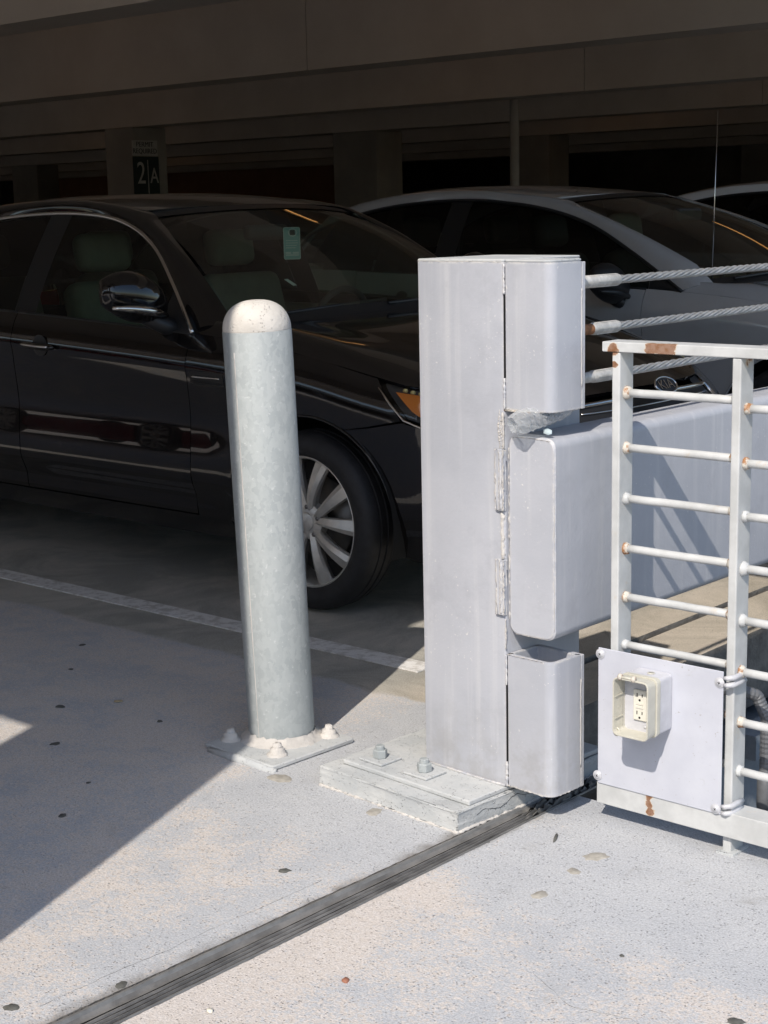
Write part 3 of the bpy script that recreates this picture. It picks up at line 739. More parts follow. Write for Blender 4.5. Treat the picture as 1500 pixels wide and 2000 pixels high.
def outlet():
    bx0, bx1, bz0, bz1 = -1.802, -1.714, .262, .391
    xc, zc = (bx0+bx1)/2, (bz0+bz1)/2; hx, hz = (bx1-bx0)/2, (bz1-bz0)/2
    e = empty('outlet_box', (xc, 2.8800, zc), 0, 'weatherproof outlet box with open beige cover fixed on the plate', 'outlet')
    prism_obj('back_box', [(a, b) for a, b in rrect(hx, hz, .008, 4)], -.050, -.0005, 'boxgrey', e, 'Y', edge=.0015)
    prism_obj('gasket', [(a, b) for a, b in rrect(hx+.001, hz+.001, .009, 4)], -.0535, -.0505, 'cover', e, 'Y')
    # open cover frame: rounded ring, deep
    def ring(nm, ho, hi, ya, yb, mat, ro=.013, ri=.009, flare=1.0):
        o_ = rrect(ho[0], ho[1], ro, 5); i_ = rrect(hi[0], hi[1], ri, 5); n = len(o_); V, F = [], []
        for y, loop, s in ((ya, o_, 1), (yb, o_, flare), (yb, i_, flare), (ya, i_, 1)): V += [(a*s, y, b*s) for a, b in loop]
        for s in range(4):
            t = (s+1) % 4
            for q in range(n): F.append((s*n+q, s*n+(q+1) % n, t*n+(q+1) % n, t*n+q))
        bm = bmesh.new(); vs = [bm.verts.new(v) for v in V]
        for f in F: bm.faces.new([vs[k] for k in f])
        es = [ed for ed in bm.edges if abs(ed.verts[0].co.y-ed.verts[1].co.y) < 1e-6]
        bmesh.ops.bevel(bm, geom=es, offset=.001, segments=2, affect='EDGES')
        return wsmooth(link(nm, bm_mesh(bm), mat, e), 35)
    ring('cover_frame', (hx+.002, hz+.003), (hx-.003, hz-.003), -.066, -.054, 'cover')
    ring('cover_hood', (hx+.001, hz+.002), (hx-.0025, hz-.002), -.102, -.0665, 'cover', flare=.965)
    box('inner_plate', (-hx+.003, -.0575, -hz+.003), (hx-.003, -.0545, hz-.003), 'boxgrey', e)
    rc = box('receptacle', (-.0165, -.0625, -.036), (.0165, -.0577, .034), 'ivory', e, .002)
    for zz in (.019, -.021):
        for sx, h in ((-.0065, .0042), (.0065, .0034)): box('slot', (sx-.0011, -.0629, zz-h+.003), (sx+.0011, -.0625, zz+h+.003), 'black', rc)
        V, F = lathe([(.0026, 0), (.0026, .0004)], 12); g_ = link('ground_hole', mesh([(a, -h, b) for a, b, h in V], F), 'black', rc); g_.location = (0, -.0626, zz-.008)
    box('reset_button', (-.009, -.0642, .0005), (.009, -.0626, .0055), 'ivory', rc, .0005); box('test_button', (-.009, -.0642, -.0075), (.009, -.0626, -.0025), 'ivory', rc, .0005)
    V, F = lathe([(.0035, 0), (.003, .0015), (.0005, .002)], 12); s = link('screw', mesh([(a, -h, b) for a, b, h in V], F, True), 'screw', e); s.location = (.012, -.0576, -.050)
    # hinge with knuckles on the top edge, open lid gone; latch ring below left
    V, F = tube([(-.030, -.100, hz+.004), (.012, -.100, hz+.004)], .0028, 10); link('hinge_pin', mesh(V, F, True), 'cover', e)
    for xx in (-.026, .008):
        V, F = lathe([(.0065, -.004), (.0075, 0), (.0065, .004)], 12); me = mesh([(h, a, b) for a, b, h in V], F, True); jitter(me, .0009, 3); k = link('hinge_knuckle', me, 'weld', e); k.location = (xx, -.100, hz+.004)
    V, F = tube([(.0075*math.cos(a)-hx+.002, -.088, .009*math.sin(a)-hz-.004+.006) for a in np.linspace(0, 2*math.pi, 20)[:-1]], .002, 8, True); link('padlock_loop', mesh(V, F, True), 'cover', e)
    V, F = lathe([(.009, 0), (.0085, .0012)], 24); p = link('knockout_plug', mesh(V, F, True), 'cover', e); p.location = (.006, -.026, hz+.0002)
    k = box('plug_slot', (-.006, -.0007, 0), (.006, .0007, .0003), 'black', p); k.location = (0, 0, .0013)
    # ribs inside the hood
    for zz in (-.03, .02): box('inner_rib', (-hx+.0035, -.098, zz), (-hx+.0055, -.068, zz+.002), 'cover', e)
outlet()
# conduit behind the fence
def conduit():
    e = empty('conduit', (-1.578, 3.06, 0), 0, 'dark grey electrical conduit dropping into the gap behind the fence', 'conduit')
    pts = [(-.10, -.12, .335), (-.06, -.06, .345), (-.02, -.01, .320), (0, 0, .27), (0, 0, .20), (0, 0, .12)]
    P = []
    for i in range(len(pts)-1):
        for t in np.linspace(0, 1, 14)[:-1]: P.append(Vector(pts[i]).lerp(Vector(pts[i+1]), t))
    V, F = tube(P, [.0135+.0012*(i % 2) for i in range(len(P))], 12); link('flexible_conduit', mesh(V, F, False), 'conduit', e)
    V, F = lathe([(.015, .13), (.0185, .125), (.0185, .06), (.016, .055), (.016, .045), (.019, .04), (.019, .02), (.0135, .015), (.0135, -1.4)], 20); wsmooth(link('coupling_pipe', mesh(V, F), 'conduit', e), 40)
conduit()
def pit_bits():
    o = box('grey_bracket', (-2.29, 4.2, -.30), (-2.20, 5.4, -.22), 'blueledge'); tag(o, 'blue grey steel bracket along the slab edge behind the fence', 'bracket')
    bm = bmesh.new(); bm_box(bm, (-1.86, 3.35, -.6), (-1.55, 3.6, -.26), .03, 3); me = bm_mesh(bm); jitter(me, .012, 8); o = link('concrete_lump', me, 'pit'); tag(o, 'rough concrete stub down in the gap behind the fence', 'concrete')
pit_bits()

# ================================================================== LITTER ON THE BEAM
def bottle():
    e = empty('plastic_bottle', (-2.052, 2.822, .905), 0, 'crushed clear plastic bottle wedged between beam and upper knuckle', 'bottle')
    prof = [(.0005, .006), (.012, .004), (.022, .0), (.030, .008), (.033, .022)]
    for k in range(6): prof += [(.0335, .026+.014*k), (.0305, .033+.014*k)]
    prof += [(.033, .112), (.026, .135), (.013, .155), (.012, .175)]
    V, F = lathe(prof, 22); me = mesh(V, F, False); rnd = random.Random(4)
    for v in me.vertices:
        a = math.atan2(v.co.y, v.co.x); f = 1-.05*math.sin(3*a+v.co.z*40)-.03*math.sin(7*a-v.co.z*110)
        v.co.x *= f*1.12; v.co.y *= f*.80; v.co += Vector((rnd.uniform(-1, 1), rnd.uniform(-1, 1), rnd.uniform(-1, 1)))*.0016
    o = link('bottle_body', me, 'bottle', e); o.rotation_euler = (R(-76), R(0), R(-28)); o.location = (-.004, -.064, .0245)
    o = link('torn_label', blob(.009, 3, .001, 6, 1.5), 'bluebit', e); o.location = (.055, -.012, .008); o.rotation_euler = (R(55), R(20), 0)
bottle()

# ================================================================== CARS
def cat_spline(pts, n):
    P = np.array(pts, float); P = np.vstack([2*P[0]-P[1], P, 2*P[-1]-P[-2]]); out = []; k = len(P)-3
    for t in np.linspace(0, k-1e-9, n):
        i = int(t); u = t-i; a, b, c, d = P[i:i+4]
        out.append(.5*((2*b)+(-a+c)*u+(2*a-5*b+4*c-d)*u*u+(-a+3*b-3*c+d)*u**3))
    return np.array(out)
class Car:
    def __init__(s, name, label, group, paint, loc, style=None, detail=True, glassmat='glass'):
        st = dict(stretch=0., gap=-.6); st.update(style or {}); s.st = st
        s.paint = paint; s.detail = detail; s.gm = glassmat
        s.e = empty(name, loc, 0, label, 'car', group)
        O = cat_spline([(.915, 0), (.905, .22), (.865, .45), (.775, .655), (.62, .79), (.40, .872), (.1, .912), (-.4, .925), (-1.4, .93), (-2.4, .925), (-2.9, .908), (-3.4, .86), (-3.75, .74), (-3.93, .45), (-3.97, .2), (-3.975, 0)], 600)
        dl = np.r_[0, np.cumsum(np.hypot(*np.diff(O, axis=0).T))]
        s.OT, s.O, s.Tmax = dl, O, dl[-1]
        tg = np.gradient(O, axis=0); tg /= np.linalg.norm(tg, axis=1)[:, None]; s.N = np.c_[tg[:, 1], -tg[:, 0]]
        if (s.N[300]*[0, 1]).sum() < 0: s.N = -s.N
        Z = cat_spline([(-4.0, .98), (-3.7, 1.04), (-3.2, 1.055), (-2.4, 1.045), (-1.6, 1.02), (-.58, .968), (-.06, .915), (.27, .850), (.5, .806), (.8, .770), (.93, .755)], 300)
        s.zx, s.zz = Z[:, 0], Z[:, 1]
        s.build()
    def T(s, x): return float(np.interp(-x, -s.O[:, 0], s.OT))
    def zt(s, x): return float(np.interp(x, s.zx, s.zz))
    def P(s, t, z, side=-1, out=0.):
        x = np.interp(t, s.OT, s.O[:, 0]); y = np.interp(t, s.OT, s.O[:, 1]); nx = np.interp(t, s.OT, s.N[:, 0]); ny = np.interp(t, s.OT, s.N[:, 1])
        zt = s.zt(x); ins = 0.
        if z < .46: ins += .075*((.46-z)/.26)**2
        k = (z-(zt-.13))/.13
        if k > 0: ins += .045*k**2.2
        flank = max(0., min(1., (-.1-x)/.4))*max(0., min(1., (x+3.2)/.4))
        ins += flank*(.014*math.exp(-((z-.66)/.13)**2)-.006*math.exp(-((z-(zt-.12))/.03)**2)+.016*math.exp(-((z-.36)/.045)**2))
        nose = max(0., min(1., (x-.45)/.35)); ins += nose*.10*max(0., (z-.52)/.25)**2
        ins -= out
        return Vector((x-nx*ins, side*(y-ny*ins), z))
    def grid(s, name, pts, mat, parent=None, fold=.014, flip=False, smooth=True):
        """pts: n x m array of points -> one panel with folded rim"""
        n, m = len(pts), len(pts[0]); V = [p for r in pts for p in r]; F = []
        for i in range(n-1):
            for j in range(m-1):
                q = (i*m+j, (i+1)*m+j, (i+1)*m+j+1, i*m+j+1); F.append(q[::-1] if flip else q)
        if fold:
            A = np.array([tuple(p) for p in V]).reshape(n, m, 3)
            du = np.gradient(A, axis=0); dv = np.gradient(A, axis=1); nn = np.cross(du, dv); nn /= np.maximum(np.linalg.norm(nn, axis=2), 1e-9)[..., None]
            ref = A-np.array([-1.5, 0, .65])
            if (nn*ref*np.array([.25, 1, 1])).sum() < 0: nn = -nn
            ring = [(i, 0) for i in range(n)]+[(n-1, j) for j in range(1, m)]+[(i, m-1) for i in range(n-2, -1, -1)]+[(0, j) for j in range(m-2, 0, -1)]
            b = len(V)
            k = len(ring)
            for i, j in ring: V.append(Vector(A[i, j]))
            for i, j in ring: V.append(Vector(A[i, j]-nn[i, j]*fold))
            for q in range(k):
                f = (b+q, b+k+q, b+k+(q+1) % k, b+(q+1) % k); F.append(f if flip else f[::-1])
        me = mesh(V, F, smooth); o = link(name, me, mat, parent or s.e)
        return o
    def patch(s, name, top, bot, side, mat, nv=16, parent=None, fold=.014, out=0., na=None):
        """top, bot: lists of (t,z) with same parameter; surface between"""
        na = na or 60
        def rs(c):
            c = np.array(c, float); d = np.r_[0, np.cumsum(np.hypot(*np.diff(c, axis=0).T))]; return c, d/d[-1]
        (ct, dt), (cb, db) = rs(top), rs(bot)
        us = sorted(set(np.round(np.r_[np.linspace(0, 1, na), db], 5)))
        rows = []
        for u in us:
            a = (np.interp(u, dt, ct[:, 0]), np.interp(u, dt, ct[:, 1])); b = (np.interp(u, db, cb[:, 0]), np.interp(u, db, cb[:, 1]))
            rows.append([s.P(a[0]+(b[0]-a[0])*v, a[1]+(b[1]-a[1])*v, side, out) for v in np.linspace(0, 1, nv)])
        return s.grid(name, rows, mat, parent, fold, flip=(side < 0))
    def build(s):
        e, T, zt = s.e, s.T, s.zt
        pm = s.paint; g = .0004
        belt = lambda x: zt(x)
        # greenhouse curves
        yb = lambda z: .882-(z-.97)*.56
        dlo = cat_spline([(-.60, .972), (-.80, 1.14), (-1.00, 1.285), (-1.20, 1.368), (-1.42, 1.408), (-1.75, 1.420), (-2.15, 1.398), (-2.5, 1.335), (-2.80, 1.225), (-3.06, 1.075)], 90)
        inner = cat_spline([(-.46, .985, .785), (-.64, 1.12, .735), (-.85, 1.255, .675), (-1.06, 1.368, .605), (-1.20, 1.425, .575), (-1.6, 1.470, .575), (-2.1, 1.465, .570), (-2.55, 1.405, .575), (-2.85, 1.30, .60), (-3.2, 1.13, .68), (-3.35, 1.065, .73)], 90)
        k_ = s.st['stretch']; dg = s.st['gap']
        def gx(x):
            a = max(0., min(1., (-.6-x)/.75)); b = max(0., min(1., (x+3.45)/.7)); return x-k_*a*min(1., b)
        dlo[:, 0] = [gx(x) for x in dlo[:, 0]]; inner[:, 0] = [gx(x) for x in inner[:, 0]]
        for side in (-1, 1):
            sg = side
            arch = lambda xc, a0, a1, n=26: [(T(xc+.372*math.cos(R(a))), .335+.372*math.sin(R(a))) for a in np.linspace(a0, a1, n)]
            # rocker
            s.patch('rocker_panel', [(T(-.42), .285), (T(-2.42), .285)], [(T(-.40), .205), (T(-2.44), .205)], side, pm, 6)
            # front fender (nose to door: build from door gap forward)
            top = [(T(x), zt(x)-.0) for x in np.linspace(dg+.003, .29, 24)]
            bot = [(T(dg+.003), .285), (T(-.42), .285)]+arch(0, 196, 64)+[(T(.27), .686), (T(.40), .712)]
            s.patch('fender', top, bot, side, pm, 18)
            # arch lip
            pts = [s.P(t, z, side, .002) for t, z in arch(0, 205, -14, 40)]; V, F = tube(pts, .005, 6); link('wheel_arch_lip', mesh(V, F, True), pm, e)
            # front bumper
            top = [(T(.165), .668), (T(.27), .680), (T(.405), .705), (T(.55), .668), (T(.70), .655), (T(.83), .652), (0.30, .655), (0., .655)]
            bot = arch(0, 63, -15, 18)+[(T(.41), .22), (T(.7), .20), (0, .20)]
            s.patch('front_bumper', top, bot, side, pm, 18)
            # headlight: lens over reflector
            top = [(T(.305), zt(.305)-.008), (T(.5), zt(.5)-.006), (T(.72), zt(.72)-.008), (.52, .742)]
            bot = [(T(.305+.008), .815), (T(.412), .712), (T(.55), .674), (T(.72), .662), (.50, .662)]
            hl = s.patch('headlight', top, bot, side, 'lens', 12, None, .0)
            s.patch('reflector', [(a, b-.002) for a, b in top], [(a, b+.002) for a, b in bot], side, 'dash', 12, hl, 0., -.035)
            s.patch('turn_signal', [(T(.36), .803), (T(.46), .792), (T(.52), .785)], [(T(.43), .742), (T(.48), .712), (T(.54), .70)], side, 'amber', 6, hl, 0., -.020)
            s.patch('reflector_bowl', [(T(.56), .778), (T(.76), .760)], [(T(.58), .69), (T(.78), .685)], side, 'lampinner', 6, hl, 0., -.022)
            pts = [s.P(t, z, side, .002) for t, z in [(T(.305), .818), (T(.36), .764), (T(.412), .714), (T(.47), .692), (T(.55), .676)]]; V, F = tube(pts, .0042, 6); link('lens_edge', mesh(V, F, True), 'chrome', hl)
            if s.detail:
                for k in range(7):
                    x = .40+.028*k; p = s.P(T(x), zt(x)-.014, side, -.006); V, F = lathe([(.006, -.007), (.007, 0), (.006, .007)], 8)
                    o = link('led_cell', mesh([(h, a, b) for a, b, h in V], F, True), 'ledcell', hl); o.location = p
            # doors
            def xe(z): return -2.455-.30*max(0, (z-.55)/.5)**1.5
            for nm, xa, xb in (('front_door', lambda z: dg, lambda z: -1.655-.02*(z-.3)), ('rear_door', lambda z: -1.659-.02*(z-.3), xe)):
                top = [(T(xa(1.)-g+(xb(1.)-xa(1.)+2*g)*u), zt(xa(1.)+(xb(1.)-xa(1.))*u)) for u in np.linspace(0, 1, 20)]
                bot = [(T(xa(.3)-g+(xb(.3)-xa(.3)+2*g)*u), .291) for u in np.linspace(0, 1, 20)]
                d = s.patch(nm, top, bot, side, pm, 30)
                if s.detail:
                    xh = (-1.47 if nm == 'front_door' else -2.33); zh = .895 if nm == 'front_door' else .905
                    p = s.P(T(xh), zh, side)
                    # dished cup behind the handle
                    V, F = lathe([(.0005, .002), (.03, .0022), (.040, .0012), (.046, .0004)], 24, caps=False)
                    me = mesh([(a*1.05, side*h, b*.95) for a, b, h in V], F, True); o = link('handle_cup', me, 'trim', d); o.location = p
                    L = .105; pts = [(p.x+L*q, p.y+side*(.010+.020*(1-abs(q)**3)), p.z-.004*q) for q in np.linspace(-1, 1, 13)]
                    V, F = tube(pts, [.008+.006*(1-abs(q)**4) for q in np.linspace(-1, 1, 13)], 10); h = link('door_handle', mesh(V, F, True), pm, d)
                    pts = [(a, b+side*.012, c+.002) for a, b, c in pts[1:-1]]; V, F = tube(pts, .0062, 8); link('chrome_strip', mesh(V, F, True), 'chrome', h)
                # glass edge seal along the belt
                xs = np.linspace(xa(1.), xb(1.), 16); pts = [s.P(T(x), zt(x)-.001, side, .0) for x in xs]
                V, F = tube(pts, .0055, 6); link('belt_moulding', mesh(V, F, True), 'trim' , d)
            # quarter panel and rear bumper
            top = [(T(x), zt(x)) for x in np.linspace(xe(1.)-.006, -3.62, 16)]
            bot = [(T(xe(.3)-.008), .30)]+arch(-2.845, -14 if False else 8, 176, 26)[::1]+[(T(-3.30), .52), (T(-3.62), .56)]
            bot = [(T(xe(.3)-.008), .30), (T(-2.47), .33)]+[(T(-2.845+.372*math.cos(R(a))), .335+.372*math.sin(R(a))) for a in np.linspace(4, 150, 24)]+[(T(-3.30), .54), (T(-3.62), .58)]
            s.patch('quarter_panel', top, bot, side, pm, 16)
            top = [(T(-2.845-.372*.87), .335+.372*.5), (T(-3.30), .535), (T(-3.62), .575), (T(-3.9), .58), (s.Tmax-.3, .58), (s.Tmax, .58)]
            bot = [(T(-2.845+.372*math.cos(R(a))), .335+.372*math.sin(R(a))) for a in np.linspace(152, 196, 10)]+[(T(-3.4), .24), (T(-3.8), .24), (s.Tmax, .26)]
            s.patch('rear_bumper', top, bot, side, pm, 14)
            s.patch('tail_light', [(T(-3.63), 1.0), (T(-3.85), .97), (s.Tmax-.45, .95)], [(T(-3.63), .60), (T(-3.85), .60), (s.Tmax-.45, .72)], side, 'redlens', 10)
            s.patch('tail_panel', [(s.Tmax-.44, .96), (s.Tmax, .97)], [(s.Tmax-.44, .6), (s.Tmax, .6)], side, pm, 8)
            # side glass, divided by the B pillar
            def glassrow(x):
                z1 = float(np.interp(-x, -dlo[:, 0], dlo[:, 1])); z0 = zt(x)-.004
                return [Vector((x, side*(yb(z0+(z1-z0)*v)-.004+.012*math.sin(v*math.pi)), z0+(z1-z0)*v)) for v in np.linspace(0, 1, 10)]
            for nm, xa, xb, mt in (('mirror_sail', -.605, -.79, 'trim'), ('front_window', -.792, gx(-1.60), s.gm), ('pillar_cover', gx(-1.602), gx(-1.745), 'trim'), ('rear_window', gx(-1.747), -2.62, 'darkglass'), ('quarter_window', -2.64, -3.02, 'darkglass')):
                s.grid(nm, [glassrow(x) for x in np.linspace(xa, xb, 14)], mt, e, 0., flip=(side < 0))
            # chrome trim round the window line
            pts = [Vector((x, side*(yb(z)+.003), z)) for x, z in dlo]; V, F = tube(pts, .009, 8); link('window_trim', mesh(V, F, True), 'chrome' if s.detail == 'chrome' else 'trim', e)
            # roof rail / A pillar / C pillar strip
            rows = []
            for (x, z), (xi, zi, yi) in zip(dlo, inner):
                a = Vector((x, side*(yb(z)+.002), z+.004)); b = Vector((xi, side*yi, zi)); r = []
                for v in np.linspace(0, 1, 8):
                    p = a.lerp(b, v); bul = .022*math.sin(v*math.pi); p += Vector((.0, side*bul, bul*.9)); r.append(p)
                rows.append(r)
            s.grid('roof_pillar', rows, pm, e, .012, flip=(side < 0))
            # fender top filler between hood and A pillar foot
            rows = [[s.P(T(x), zt(x), side), Vector((x, side*.80, zt(x)+.022)), Vector((x+.05*0, side*.70, zt(x)+.035))] for x in np.linspace(-.60, -.40, 6)]
            s.grid('cowl_corner', rows, pm, e, 0., flip=(side < 0))
            rows = [[s.P(T(x), zt(x), side), Vector((x, side*.78, zt(x)+.02)), Vector((x, side*.72, zt(x)+.03))] for x in np.linspace(-3.02, -3.45, 8)]
            s.grid('deck_corner', rows, pm, e, 0., flip=(side < 0))
            # wing mirror
            if s.detail: s.mirror(side)
            # fender vent
            if s.detail == 'chrome':
                for dz in (.0, -.022):
                    pts = [s.P(T(x), .815+dz-.01*(x+.5), side, .004) for x in np.linspace(-.575, -.415, 8)]
                    V, F = tube(pts, [.003]+[.0065-.0006*k for k in range(7)], 6); link('vent_bar', mesh(V, F, True), 'chrome' if dz == 0 else 'trim', e)
                rows = [[s.P(T(x), z, side, .0012) for z in (.835, .81, .785)] for x in np.linspace(-.58, -.40, 6)]
                s.grid('vent_recess', rows, 'trim', e, 0., flip=(side > 0))
            # inner liner, door card
            box('door_card', (-2.6, side*.80-.02, .30), (-.62, side*.80+.02, .965), 'interior', e, .01)
            for xc in (0., -2.845):
                V, F = [], []; n = 22
                for i in range(n+1):
                    a = R(-15+210*i/n)
                    for yy in (.60, .90): V.append((xc+.385*math.cos(a), side*yy, .335+.385*math.sin(a)))
                for i in range(n): F.append((2*i, 2*i+1, 2*i+3, 2*i+2))
                c0 = len(V)
                V.append((xc, side*.60, .335))
                for i in range(n): F.append((2*i, 2*i+2, c0))
                link('wheel_well', mesh(V, F), 'under', e)
                s.wheel(xc, side)
        # hood
        cowl = lambda f: (-.355-.12*abs(f)**2.6, .785*f, 1.008-.012*abs(f)**2)
        rows = []; fr = [.86*i/12 for i in range(13)]
        ts = np.linspace(-1, 1, 41)
        for f in ts:
            af = abs(f); sd = 1 if f >= 0 else -1
            # front edge: on the body outline; side edge: on the fender top line
            if af < .72: t = af/.72*s.T(.80); pe = s.P(t, .758+.006*(1-af), sd)
            else:
                x = .80-(af-.72)/.28*1.395; pe = s.P(s.T(x), zt(x)+.002, sd)
            cx, cy, cz = cowl(f)
            if af > .72:
                k = (af-.72)/.28
            pc = Vector((cx, cy, cz))
            r = []
            for v in np.linspace(0, 1, 22):
                p = pc.lerp(pe, v)
                crown = (.060*math.sin(math.pi*min(1, v*1.0)**1.15))*(1-.25*af) if af < .95 else .03*math.sin(math.pi*v)
                p.z += crown
                r.append(p)
            rows.append(r)
        s.grid('hood', rows, pm, e, .012, flip=True)
        # grille with frame and bars
        gy = [-.47, .47]
        rows = [[s.P(abs(q)*1.0, z, 1 if q >= 0 else -1, .004) for z in np.linspace(.735, .44, 8)] for q in np.linspace(-.48, .48, 24)]
        gr = s.grid('grille', rows, 'trim', e, 0., flip=True)
        loop = [(q, .742-.01*abs(q)/.5) for q in np.linspace(-.50, .50, 22)]+[(.50-.10*u, .73-.29*u) for u in np.linspace(.1, 1, 8)]+[(q, .437) for q in np.linspace(.38, -.38, 16)]+[(-.40-.10*u, .44+.29*u) for u in np.linspace(0, .9, 8)]
        pts = [s.P(abs(q), z, 1 if q >= 0 else -1, .010) for q, z in loop]; V, F = tube(pts, .010, 8, True); link('grille_frame', mesh(V, F, True), 'chrome', gr)
        for k in range(9):
            pts = [s.P(abs(q), .47+.03*k, 1 if q >= 0 else -1, .007) for q in np.linspace(-.43, .43, 16)]; V, F = tube(pts, .004, 6); link('grille_bar', mesh(V, F, True), 'chrome', gr)
        if s.detail == 'chrome': s.badge()
        # windscreen, cowl panel, roof, rear glass, boot lid
        base = [Vector((-.355-.125*abs(f)**2.2, .765*f, 1.004-.022*f*f)) for f in np.linspace(-1, 1, 33)]
        topw = [Vector((gx(-1.105-.085*abs(f)**2), .588*f, 1.440-.030*f*f)) for f in np.linspace(-1, 1, 33)]
        rows = []
        for a, b in zip(base, topw):
            r = []
            for v in np.linspace(0, 1, 16):
                p = a.lerp(b, v); bl = .045*math.sin(math.pi*v); p += Vector((bl*.5, 0, bl)); r.append(p)
            rows.append(r)
        ws = s.grid('windscreen', rows, 'wsglass', e, 0., flip=True)
        for k, nm in ((0, 'shade_edge'),):
            rr = [[p+Vector((.002, 0, .003)) for p in r[14:]] for r in rows]; s.grid('windscreen_header', rr, 'trim', ws, 0., flip=True)
        rr = [[p+Vector((.001, 0, .002)) for p in r[:2]] for r in rows]; s.grid('windscreen_frit', rr, 'trim', ws, 0., flip=True)
        rows = [[Vector((a.x+.10*0-.01, a.y, a.z-.012)), Vector((a.x+.05, a.y, a.z-.028)), Vector((a.x+.085, a.y*1.0, a.z-.05))] for a in base]
        s.grid('cowl_panel', rows, 'trim', e, 0., flip=False)
        if s.detail:
            for k, (y0, y1) in enumerate(((-.62, .02), (-.02, .60))):
                pts = []
                for q in np.linspace(0, 1, 14):
                    y = y0+(y1-y0)*q; f = y/.765; a = Vector((-.355-.125*abs(f)**2.2, y, 1.004-.022*f*f)); pts.append(a+Vector((-.03-.05*q*(1 if k else 1), 0, .034+.012*q)))
                V, F = tube(pts, .008, 6); link('wiper', mesh(V, F, True), 'trim', e)
        rows = []
        for f in np.linspace(-1, 1, 33):
            r = []
            for v in np.linspace(0, 1, 30):
                x = -1.105-.085*f*f+v*(-2.60+1.105+.0)+.06*f*f*v*2
                zc = float(np.interp(-x, [1.1, 1.3, 1.6, 2.0, 2.35, 2.62], [1.440, 1.474, 1.499, 1.502, 1.480, 1.432])); ye = float(np.interp(-x, [1.1, 1.2, 1.6, 2.1, 2.6], [.588, .577, .577, .572, .577]))
                ze = float(np.interp(-x, -inner[:, 0], inner[:, 1])); 
                ze = float(np.interp(-gx(x), -inner[:, 0], inner[:, 1])); r.append(Vector((gx(x), f*ye, zc-(zc-ze)*abs(f)**2.6)))
            rows.append(r)
        rows2 = []
        for i in range(33):
            arr = np.array([tuple(p) for p in rows[i]]); k = np.array([1, 2, 3, 2, 1])/9.
            for c_ in (2,):
                z = np.convolve(np.pad(arr[:, c_], 2, 'edge'), k, 'valid'); arr[1:-1, c_] = z[1:-1]
            rows2.append([Vector(a) for a in arr])
        s.grid('roof', rows2, pm, e, .012, flip=True)
        rl = [[p-Vector((0, 0, .03)) for p in r[1:-1]] for r in rows2]; s.grid('headliner', rl, 'headliner', e, 0.)
        rows = []
        for f in np.linspace(-1, 1, 21):
            a = Vector((gx(-2.60+.06*f*f), .577*f, 1.432-.03*f*f)); b = Vector((-3.36+.10*f*f, .70*f, 1.075-.01*f*f)); r = []
            for v in np.linspace(0, 1, 10): p = a.lerp(b, v); p.z += .03*math.sin(math.pi*v); r.append(p)
            rows.append(r)
        s.grid('rear_screen', rows, 'darkglass', e, 0., flip=True)
        rows = [[Vector((-3.36+.10*f*f+(-.60-.06*f*f*0)*v-.0*f, (.72+.0*v)*f*(1-.22*v*abs(f)), 1.082-.01*f*f-.065*v-.0*v*v)) for v in np.linspace(0, 1, 10)] for f in np.linspace(-1, 1, 21)]
        s.grid('boot_lid', rows, pm, e, .012, flip=True)
        # body core so that nothing shows through the gaps
        bm = bmesh.new(); bm_box(bm, (-3.85, -.60, .19), (.78, .60, .33)); bm_box(bm, (-.46, -.58, .331), (.60, .58, .70)); bm_box(bm, (-3.75, -.56, .331), (-3.05, .56, .93)); bm_box(bm, (-2.44, -.79, .20), (-.42, .79, .30))
        link('underbody', bm_mesh(bm), 'under', e)
        # cabin
        box('dashboard', (-.98, -.74, .62), (-.50, .74, .935), 'dash', e, .05, 3, True)
        for sd in (-1, 1):
            for xb in (-1.55, -2.45): s.seat(xb, sd*.38)
        V, F = tube([(-1.02+.06*math.sin(a)*.4, .38+.185*math.cos(a), .88+.185*math.sin(a)) for a in np.linspace(0, 2*math.pi, 36)[:-1]], .015, 8, True)
        sw = link('steering_wheel', mesh(V, F, True), 'dash', e); box('steering_hub', (-1.03, .30, .82), (-.98, .46, .92), 'dash', sw, .02)
        bm = bmesh.new(); bm_box(bm, (-1.12, -.12, 1.29), (-1.07, .12, 1.355), .02, 3); link('rear_view_mirror', bm_mesh(bm, True), 'dash', e)
    def seat(s, x, y):
        bm = bmesh.new(); bm_box(bm, (x+.02, y-.25, .42), (x+.52, y+.25, .60), .06, 3)
        st = link('seat', bm_mesh(bm, True), 'interior', s.e)
        bm = bmesh.new(); bm_box(bm, (-.07, -.245, 0), (.07, .245, .60), .06, 3); b = link('backrest', bm_mesh(bm, True), 'interior', st); b.location = (x+.02, y, .55); b.rotation_euler.y = R(-16)
        bm = bmesh.new(); bm_box(bm, (-.055, -.14, 0), (.045, .14, .17), .045, 3); h = link('headrest', bm_mesh(bm, True), 'interior', st); h.location = (x-.165, y, 1.165); h.rotation_euler.y = R(-10)
    def mirror(s, side):
        e = empty('wing_mirror', (-.775 if s.st['gap'] > -.7 else -.93, side*1.0, 1.085 if s.st['gap'] > -.7 else .99)); e.parent = s.e; e.scale = (1.15, 1.15, 1.3)
        # shell: lofted teardrop
        V, F = [], []; n = 18; secs = []
        for k, q in enumerate(np.linspace(0, 1, 12)):
            yy = -.105+.235*q; rz = .078*(math.sin(math.pi*(.10+.80*q))**.55)*(1-.12*q); rx = .062*(math.sin(math.pi*(.12+.76*q))**.6); zc = .012+.022*q-.02*(1-q)**2; xc = -.012*q
            for i in range(n):
                a = 2*math.pi*i/n; cx = math.cos(a); V.append((xc+rx*(cx if cx > 0 else cx*.35)-.0, side*yy, zc+rz*math.sin(a)))
        for k in range(11):
            for i in range(n): F.append((k*n+i, k*n+(i+1) % n, (k+1)*n+(i+1) % n, (k+1)*n+i))
